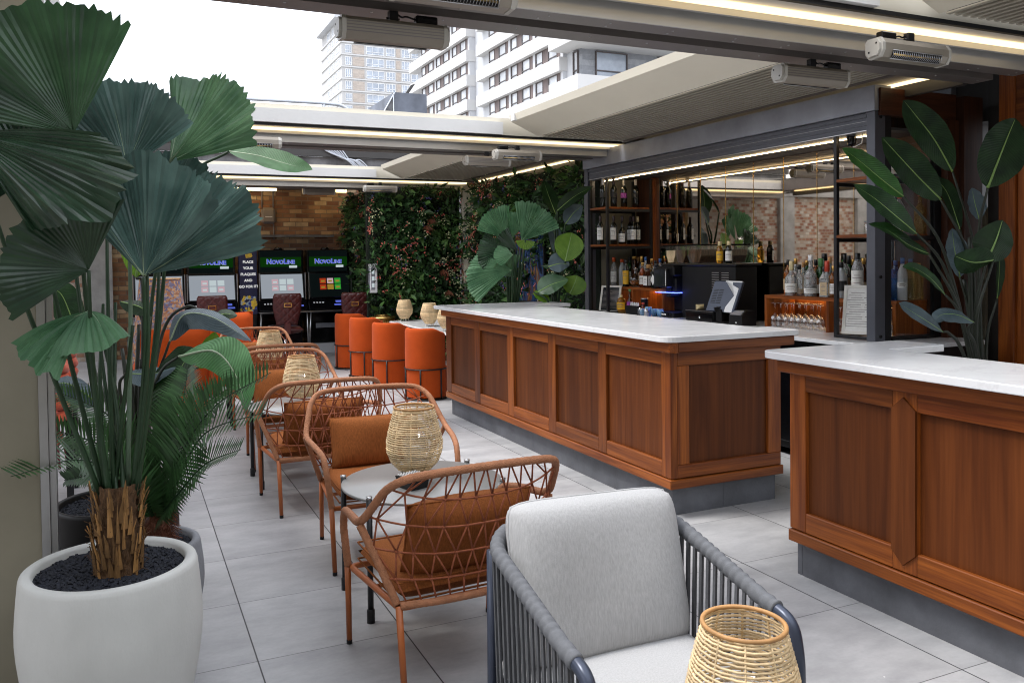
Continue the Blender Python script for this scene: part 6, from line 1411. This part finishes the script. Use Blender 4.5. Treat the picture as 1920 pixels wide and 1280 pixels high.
fr=[((340,850),(405,760),(508,698),3.3,3.15,.14),((330,905),(385,812),(498,772),3.2,3.0,.15),((312,850),(340,770),(352,690),3.45,3.55,.14),((325,860),(365,775),(440,720),3.4,3.45,.13),
 ((255,890),(190,835),(84,800),3.3,3.25,.13),((245,905),(150,862),(20,893),3.05,2.75,.13),((262,870),(205,780),(112,735),3.4,3.45,.13),((330,930),(385,870),(452,842),3.1,2.95,.12),((270,930),(200,890),(120,900),3.2,3.1,.11)]
for i,(a,b,c,d1,d2,lf) in enumerate(fr):
    frond(cy_,[crown+V((0,0,.02)),Q2(*a,(3.32+d1)/2),Q2(*b,d1),Q2(*c,d2)],facing(.1,.9) if i%2 else facing(-.2,.7),lf*1.2,46,vee=.35 if i%3 else .6,seed=i)
# ---- paddle plant in the black planter
P3=V((-.068,4.20,0)); bp_=thing('potted_paddle_plant','broad paddle leaved plant in a black planter behind the fan palm','plant',P3); pot(bp_,.265,.46,'planter_black',.43,rim=.02)
Q3=lambda x,y,d: px(x,y,d)-P3
c0=Q3(262,930,4.0); c0.z=.42
def pleaf(t,Qf,root,stpts,lfpts,W,nrm,m,rib='midrib',sm='stem_dark',r=.011,**k):
    """stem pixels then blade pixels, each (x,y,depth)"""
    st=[root]+[Qf(*p) for p in stpts]; lf=[Qf(*p) for p in lfpts]; stem(t,st+[lf[0]],r,r*.55,sm); paddle(t,lf,nrm,W,m,rib=rib,**k)
pleaf(bp_,Q3,c0,[(262,800,3.95),(300,700,3.9)],[(335,668,3.85),(400,658,3.75),(440,700,3.65),(462,770,3.6)],.105,facing(-.9,.6),'paddle_bright',rib='midrib_pale',fold=-.45,seed=1,peak=.5)
pleaf(bp_,Q3,c0,[(270,760,4.1),(300,690,4.1)],[(318,640,4.1),(345,590,4.1),(400,595,4.05),(472,640,3.95)],.082,facing(.1,1.0),'paddle_blue',rib='midrib_pale',fold=-.55,seed=2)
pleaf(bp_,Q3,c0,[(300,760,4.2)],[(300,820,3.9),(318,740,3.9),(345,680,3.95),(372,655,3.98)],.115,facing(-.5,.2),'paddle_leaf',fold=.3,seed=3)
pleaf(bp_,Q3,c0,[(225,740,4.0)],[(235,700,4.0),(285,700,3.95),(330,690,3.9)],.065,facing(.0,1.2),'paddle_blue',fold=-.3,seed=4)
pleaf(bp_,Q3,c0,[(200,800,4.1)],[(190,760,4.0),(130,720,3.9),(85,725,3.85)],.075,facing(.1,1.0),'paddle_blue',fold=-.4,seed=5)
pleaf(bp_,Q3,c0,[(268,560,4.2)],[(255,520,4.2),(262,430,4.25),(215,300,4.3),(160,250,4.35)],.13,facing(.2,.1),'paddle_lime',fold=.25,seed=6)
pleaf(bp_,Q3,c0,[(290,520,4.1),(350,340,4.0)],[(430,284,3.9),(485,292,3.85),(540,308,3.8),(586,318,3.78)],.066,facing(.1,.85),'paddle_bright',rib='midrib_pale',fold=.12,seed=7,sm='stem',peak=.5)
pleaf(bp_,Q3,c0,[(300,700,4.4)],[(372,690,4.5),(385,670,4.5),(400,640,4.5),(403,622,4.5)],.055,facing(-.2,.1),'paddle_lime',fold=.2,seed=8)
pleaf(bp_,Q3,c0,[(270,620,4.2)],[(225,565,4.2),(262,575,4.15),(280,590,4.1)],.05,facing(.2,.9),'paddle_leaf',fold=-.3,seed=9)
pleaf(bp_,Q3,c0,[(180,700,4.3)],[(150,640,4.3),(120,560,4.3),(100,540,4.3)],.08,facing(.3,.2),'paddle_leaf',fold=.2,seed=10)
pleaf(bp_,Q3,c0,[(300,640,4.3),(350,575,4.3)],[(395,600,4.3),(420,588,4.3),(445,592,4.3)],.045,facing(.1,.9),'paddle_leaf',fold=-.3,seed=11)
for i in range(7): a=c0+V((rg.uniform(-.06,.06),rg.uniform(-.06,.06),0)); b=Q3(rg.uniform(190,300),rg.uniform(560,700),rg.uniform(4.0,4.3)); stem(bp_,[a,a.lerp(b,.5),b],.016,.009,'stem_dark')

# ---- plants in front of the flowering wall at the back of the bar
def backpot(label,loc,r=.24):
    t=thing('potted_palm',label,'plant',loc); pot(t,r,.55,'planter_black',.52,rim=.02); return t
P5_=V((3.97,8.34,0)); fb=backpot('fan palm with broad grey green leaves in front of the flowering wall',P5_)
Q5=lambda x,y,d: px(x,y,d*.915)-P5_; r5=V((0,0,.5))
for i,(h,tp,d,sp_,nt_,m_,kw) in enumerate([((950,447),(914,398),9.9,84,(.25,.2),'fan_leaf_bright',dict(n=20,cup=.1,wave=.05)),((978,452),(1016,390),9.85,84,(-.15,.2),'fan_leaf_bright',dict(n=20,cup=.1,wave=.05,shape=-.05)),((962,446),(962,398),10.0,80,(.1,-.2),'fan_leaf_bright',dict(n=16,cup=.1)),((972,470),(935,440),9.75,60,(.3,.6),'fan_leaf',dict(n=14,cup=.1)),
  ((960,506),(874,506),9.7,84,(.1,.7),'fan_leaf_bright',dict(n=20,cup=-.1,droop=.1)),((962,520),(940,484),9.8,100,(.2,.2),'fan_leaf_mid',dict(n=16)),((958,470),(895,465),9.9,80,(.3,.5),'fan_leaf',dict(n=16,droop=.15)),((985,450),(984,468),9.8,170,(.1,.4),'paddle_lime',dict(n=10,pleat=.03)),((962,478),(925,476),9.7,120,(.1,1),'fan_leaf_bright',dict(n=14,droop=.1))]):
    hub=Q5(*h,d); fan(fb,hub,Q5(*tp,d),facing(*nt_),sp_,m_,seed=40+i,**kw); stem(fb,[r5+V((.02*(i%3-1),.02*(i%2),0)),r5.lerp(hub,.5)+V((.03*(i%3-1),0,.06)),hub],.018,.009,'stem')
P6=V((4.48,8.33,0)); sb_=backpot('strelitzia with upright paddle leaves beside the left steel post',P6)
Q6=lambda x,y,d: px(x,y,d*.94)-P6; r6=V((0,0,.5))
for i,(st,lf,W,nt_,m_) in enumerate([([(1040,500,9.75)],[(1042,402,9.8),(1028,365,9.85),(1019,338,9.9)],.10,(.6,.1),'paddle_leaf'),([(1045,470,9.7)],[(1045,395,9.6),(1075,370,9.6),(1110,350,9.6)],.09,(0,.9),'paddle_leaf'),([(1050,540,9.6)],[(1060,490,9.5),(1068,455,9.5),(1072,436,9.5)],.16,(-.1,.1),'paddle_lime'),([(1035,540,9.6)],[(1028,500,9.5),(1050,494,9.5),(1068,496,9.5)],.13,(.1,.7),'paddle_blue'),([(1040,560,9.5)],[(1008,548,9.4),(1035,533,9.4),(1066,524,9.4)],.13,(0,.9),'fan_leaf_mid'),([(1060,560,9.5)],[(1068,552,9.5),(1078,530,9.5),(1082,516,9.5)],.14,(-.2,.1),'paddle_lime'),([(1040,540,9.7)],[(1045,480,9.8),(1040,440,9.85),(1030,425,9.9)],.08,(.2,.1),'paddle_blue'),([(1030,570,9.4)],[(1000,548,9.4),(1015,556,9.4),(1030,566,9.4)],.08,(0,1),'paddle_lime'),([(1055,470,9.7)],[(1060,420,9.7),(1075,400,9.7),(1092,385,9.7)],.10,(.1,.4),'paddle_blue')]):
    pleaf(sb_,Q6,r6,st,lf,W,facing(*nt_),m_,r=.016,sm='stem',seed=60+i,fold=.2)
# ---- dark strelitzia on the right, behind the near bar
P7=V((5.15,3.62,0)); st_=thing('potted_strelitzia','tall dark strelitzia with long paddle leaves behind the near bar','plant',P7); pot(st_,.25,.5,'planter_black',.47,rim=.02)
Q7=lambda x,y,d: px(x,y,d)-P7
for i,(st,lf,W,nt_,m_,kw) in enumerate([
 ([(1838,640,5.4),(1828,470,5.4)],[(1786,322,5.35),(1752,262,5.3),(1718,218,5.3),(1694,188,5.3)],.115,(-.25,-.1),'paddle_leaf',{}),
 ([(1835,640,5.3),(1815,480,5.25)],[(1764,374,5.2),(1722,332,5.15),(1685,292,5.1),(1654,258,5.1)],.125,(.0,.1),'paddle_leaf',{}),
 ([(1815,640,5.2),(1765,460,5.1)],[(1694,368,5.0),(1655,338,4.95),(1612,302,4.9),(1579,278,4.9)],.098,(.1,.5),'paddle_mid',{}),
 ([(1815,640,5.15),(1770,500,5.05)],[(1719,438,4.95),(1680,405,4.9),(1640,372,4.85),(1600,346,4.85)],.088,(.0,.4),'paddle_leaf',{}),
 ([(1812,640,5.1),(1790,560,5.05)],[(1742,476,5.0),(1705,460,4.95),(1665,432,4.9),(1628,420,4.9)],.075,(.1,1.0),'paddle_leaf',{}),
 ([(1838,600,5.2),(1835,440,5.1)],[(1852,352,5.0),(1872,300,4.95),(1890,255,4.95),(1904,222,4.95)],.155,(-.05,.05),'paddle_leaf',{}),
 ([(1838,600,5.3)],[(1836,412,5.3),(1828,382,5.3),(1822,352,5.3)],.085,(.3,.1),'paddle_blue',{}),
 ([(1828,600,5.1)],[(1850,490,5.0),(1868,450,5.0),(1880,412,5.0)],.13,(-.2,.2),'paddle_leaf',dict(fold=-.4)),
 ([(1825,620,5.3)],[(1800,520,5.25),(1790,470,5.25),(1785,428,5.25)],.10,(.3,.1),'paddle_blue',{}),
 ([(1830,620,5.0)],[(1862,488,4.95),(1825,492,4.9),(1790,480,4.9)],.11,(0,-.7),'paddle_leaf',dict(fold=-.2)),
 ([(1805,660,5.0),(1780,625,4.9)],[(1768,622,4.85),(1735,600,4.8),(1700,578,4.8),(1685,568,4.8)],.055,(.1,.6),'paddle_blue',{}),
 ([(1830,660,5.0),(1815,620,4.9)],[(1826,604,4.85),(1795,590,4.85),(1765,590,4.85),(1750,606,4.85)],.062,(0,1.0),'paddle_blue',dict(fold=-.2)),
 ([(1815,640,5.1),(1795,580,5.0)],[(1772,552,5.0),(1745,522,4.98),(1715,503,4.95),(1692,500,4.95)],.05,(.1,.7),'paddle_leaf',{}),
 ([(1850,640,5.4)],[(1870,560,5.4),(1874,500,5.4),(1872,470,5.4)],.05,(.5,.1),'paddle_leaf',{}),
 ([(1830,600,5.4)],[(1800,430,5.4),(1775,360,5.45),(1745,330,5.5)],.075,(.3,.1),'paddle_leaf',{}),]):
    pleaf(st_,Q7,V((.03*math.sin(i*2.2),.03*math.cos(i*1.7),.46)),st,lf,W*.92,facing(*nt_),m_,r=.013,seed=80+i,fold=kw.get('fold',.22),ripple=.03)
for i in range(3): a=V((rg.uniform(-.08,.08),rg.uniform(-.06,.06),.46)); b=Q7(rg.uniform(1800,1860),rg.uniform(440,560),rg.uniform(5.1,5.4)); stem(st_,[a,a.lerp(b,.5),b],.022,.012,'stem_dark')

# ---- flowering green walls
def greenwall(label,origin,udir,L,H,nleaf,nfl,z0=.0,seed=0,bulge=.12,mask=None):
    """u runs along the wall, outward normal is udir rotated; local coordinates in world axes"""
    t=thing('flowering_wall',label,'plant wall',origin); u_=V(udir).normalized(); n_=V((u_.y,-u_.x,0)); rg=random.Random(seed)
    mb=MB(); mb.obox(u_*L/2+V((0,0,z0+H/2))-n_*.05,u_*L/2,n_*.045,V((0,0,H/2))); mb.build('backing','ivy_back',t)
    cen=[(rg.random()*L,z0+rg.random()*H) for _ in range(int(L*H*3.2))]
    def dens(a,z): return .5+.5*math.sin(a*5.1+seed+1.7*math.sin(z*2.3))*math.sin(z*4.2+.7*seed+1.3*math.sin(a*3.7))
    def pos(fl=False):
        if fl:
            c=rg.choice(cen); return min(L,max(0,c[0]+rg.gauss(0,.15))),min(z0+H,max(z0,c[1]+rg.gauss(0,.18)))
        while True:
            a,z=rg.random()*L,z0+rg.random()*H
            if rg.random()<.25+.75*dens(a,z): return a,z
    def depth(a,z): return .02+bulge*(.25+1.0*dens(a,z))*rg.random()**.6
    def leaf(mb,p,ln,w_,r=None,flat=.5):
        d=V((rg.gauss(0,.7),rg.gauss(0,.7),rg.gauss(-.15,.7)))+n_*rg.uniform(.1,1.0); d.normalize(); sdv=d.cross(V((rg.gauss(0,1),rg.gauss(0,1),rg.gauss(0,1))))
        if sdv.length<.01: return
        sdv.normalize(); up=d.cross(sdv); m_=p+d*ln*.45+up*ln*.08
        mb.add([p,m_+sdv*w_,p+d*ln,m_-sdv*w_,m_-up*ln*.05],[(0,1,4),(1,2,4),(2,3,4),(3,0,4)],0,r)
    mb=MB(); ml=MB()
    for k in range(nleaf):
        a,z=pos(); p=u_*a+V((0,0,z))+n_*depth(a,z); big=rg.random()
        ln=rg.uniform(.03,.07) if big<.86 else rg.uniform(.10,.20); cl=math.sin(a*4.3+seed*2)*math.sin(z*3.9+seed)+rg.gauss(0,.5)
        leaf(ml if cl>.45 else mb,p,ln,ln*rg.uniform(.14,.30))
    o=mb.build('foliage','ivy',t); o['kind']='stuff'; o=ml.build('light_foliage','ivy_light',t); o['kind']='stuff'
    mf=MB(); mw=MB(); mp_=MB(); mbr=MB()
    for k in range(nfl):
        a,z=pos(True); p=u_*a+V((0,0,z))+n_*(.05+bulge*(.25+dens(a,z))*rg.uniform(.75,1.05)+.03); d=V((rg.gauss(0,.6),rg.gauss(0,.6),rg.gauss(-.3,.5))).normalized(); d=(d-n_*d.dot(n_)*.5)
        typ=rg.random()
        if typ<.60:
            for q in range(rg.randint(3,7)):
                c=p+d*.022*q+V((rg.gauss(0,.012),rg.gauss(0,.012),rg.gauss(0,.012)))+n_*.01; s_=rg.uniform(.007,.013)
                for w in range(4):
                    th=w*PI/2+rg.random(); e=V((math.cos(th),0,math.sin(th))) if abs(u_.x)>.5 else V((0,math.cos(th),math.sin(th))); e2=e.cross(n_)
                    mf.add([c,c+e*s_*.7+e2*s_*.5,c+e*s_*1.3+n_*s_*.5,c+e*s_*.7-e2*s_*.5],[(0,1,2,3)])
        elif typ<.84:
            for q in range(rg.randint(5,10)):
                c=p+V((rg.gauss(0,.03),rg.gauss(0,.03),rg.gauss(0,.05))); s_=rg.uniform(.004,.008); mw.obox(c,V((s_,0,s_*.3)),V((0,s_,0)),V((-s_*.3,0,s_)))
        elif typ<.965:
            for q in range(9): leaf(mp_,p+d*.013*q,.03,.005)
        else:
            for q in range(9):
                th=-.9+1.8*q/8; e=(u_*math.sin(th)+V((0,0,-math.cos(th))))+n_*.4; e.normalize(); sdv=e.cross(n_).normalized(); ln=rg.uniform(.10,.16); mbr.add([p,p+e*ln*.5+sdv*.007,p+e*ln,p+e*ln*.5-sdv*.007],[(0,1,2,3)])
    for m_,nm,mt in ((mf,'coral_blossom','flower_coral'),(mw,'white_blossom','flower_white'),(mp_,'purple_spike','flower_purple'),(mbr,'brown_fern','fern_brown')):
        if m_.f: o=m_.build(nm,mt,t); o['kind']='stuff'
    return t
greenwall('flowering plant wall left of the cream post, facing us',(3.34,12.10,0),(1,0,0),1.50,2.68,11500,210,seed=3,bulge=.17)
greenwall('shaded return of the flowering plant wall next to the brick wall',(3.62,14.55,0),(0,-1,0),2.5,2.68,5000,90,seed=5,bulge=.10)
greenwall('flowering plant wall behind the palms, between the cream post and the bar cabinet',(5.02,11.88,0),(0,-1,0),3.68,2.68,14500,250,seed=8,bulge=.20)
wbx=thing('dispenser_box','white wall box with a green panel hanging at the edge of the flowering wall','dispenser',pY(699,522,12.0)); mb=MB(); mb.box(-.055,.06,-.05,.06,-.22,.22,0,.012); mb.build('case','whiteplastic',wbx); mb=MB(); mb.box(-.057,-.0555,-.035,.045,-.17,.16); mb.box(-.04,.02,-.0515,-.0505,-.17,.16); mb.build('panel','steelgrey',wbx)
for k in range(3): mb=MB(); mb.box(-.03,.01,-.0525,-.0516,-.13+.1*k,-.07+.1*k); mb.build('mark','icon_pale',wbx)
ad=thing('advert_screen','dark glossy advert with blurred amber and blue figures behind the palm','advert',(4.86,9.70,0)); mb=MB(); mb.box(.0,.04,-.42,.42,.95,1.95,0,.004); mb.build('frame','black',ad); mb=MB(); mb.box(-.002,-.0005,-.40,.40,1.0,1.93); mb.build('picture','advert',ad)
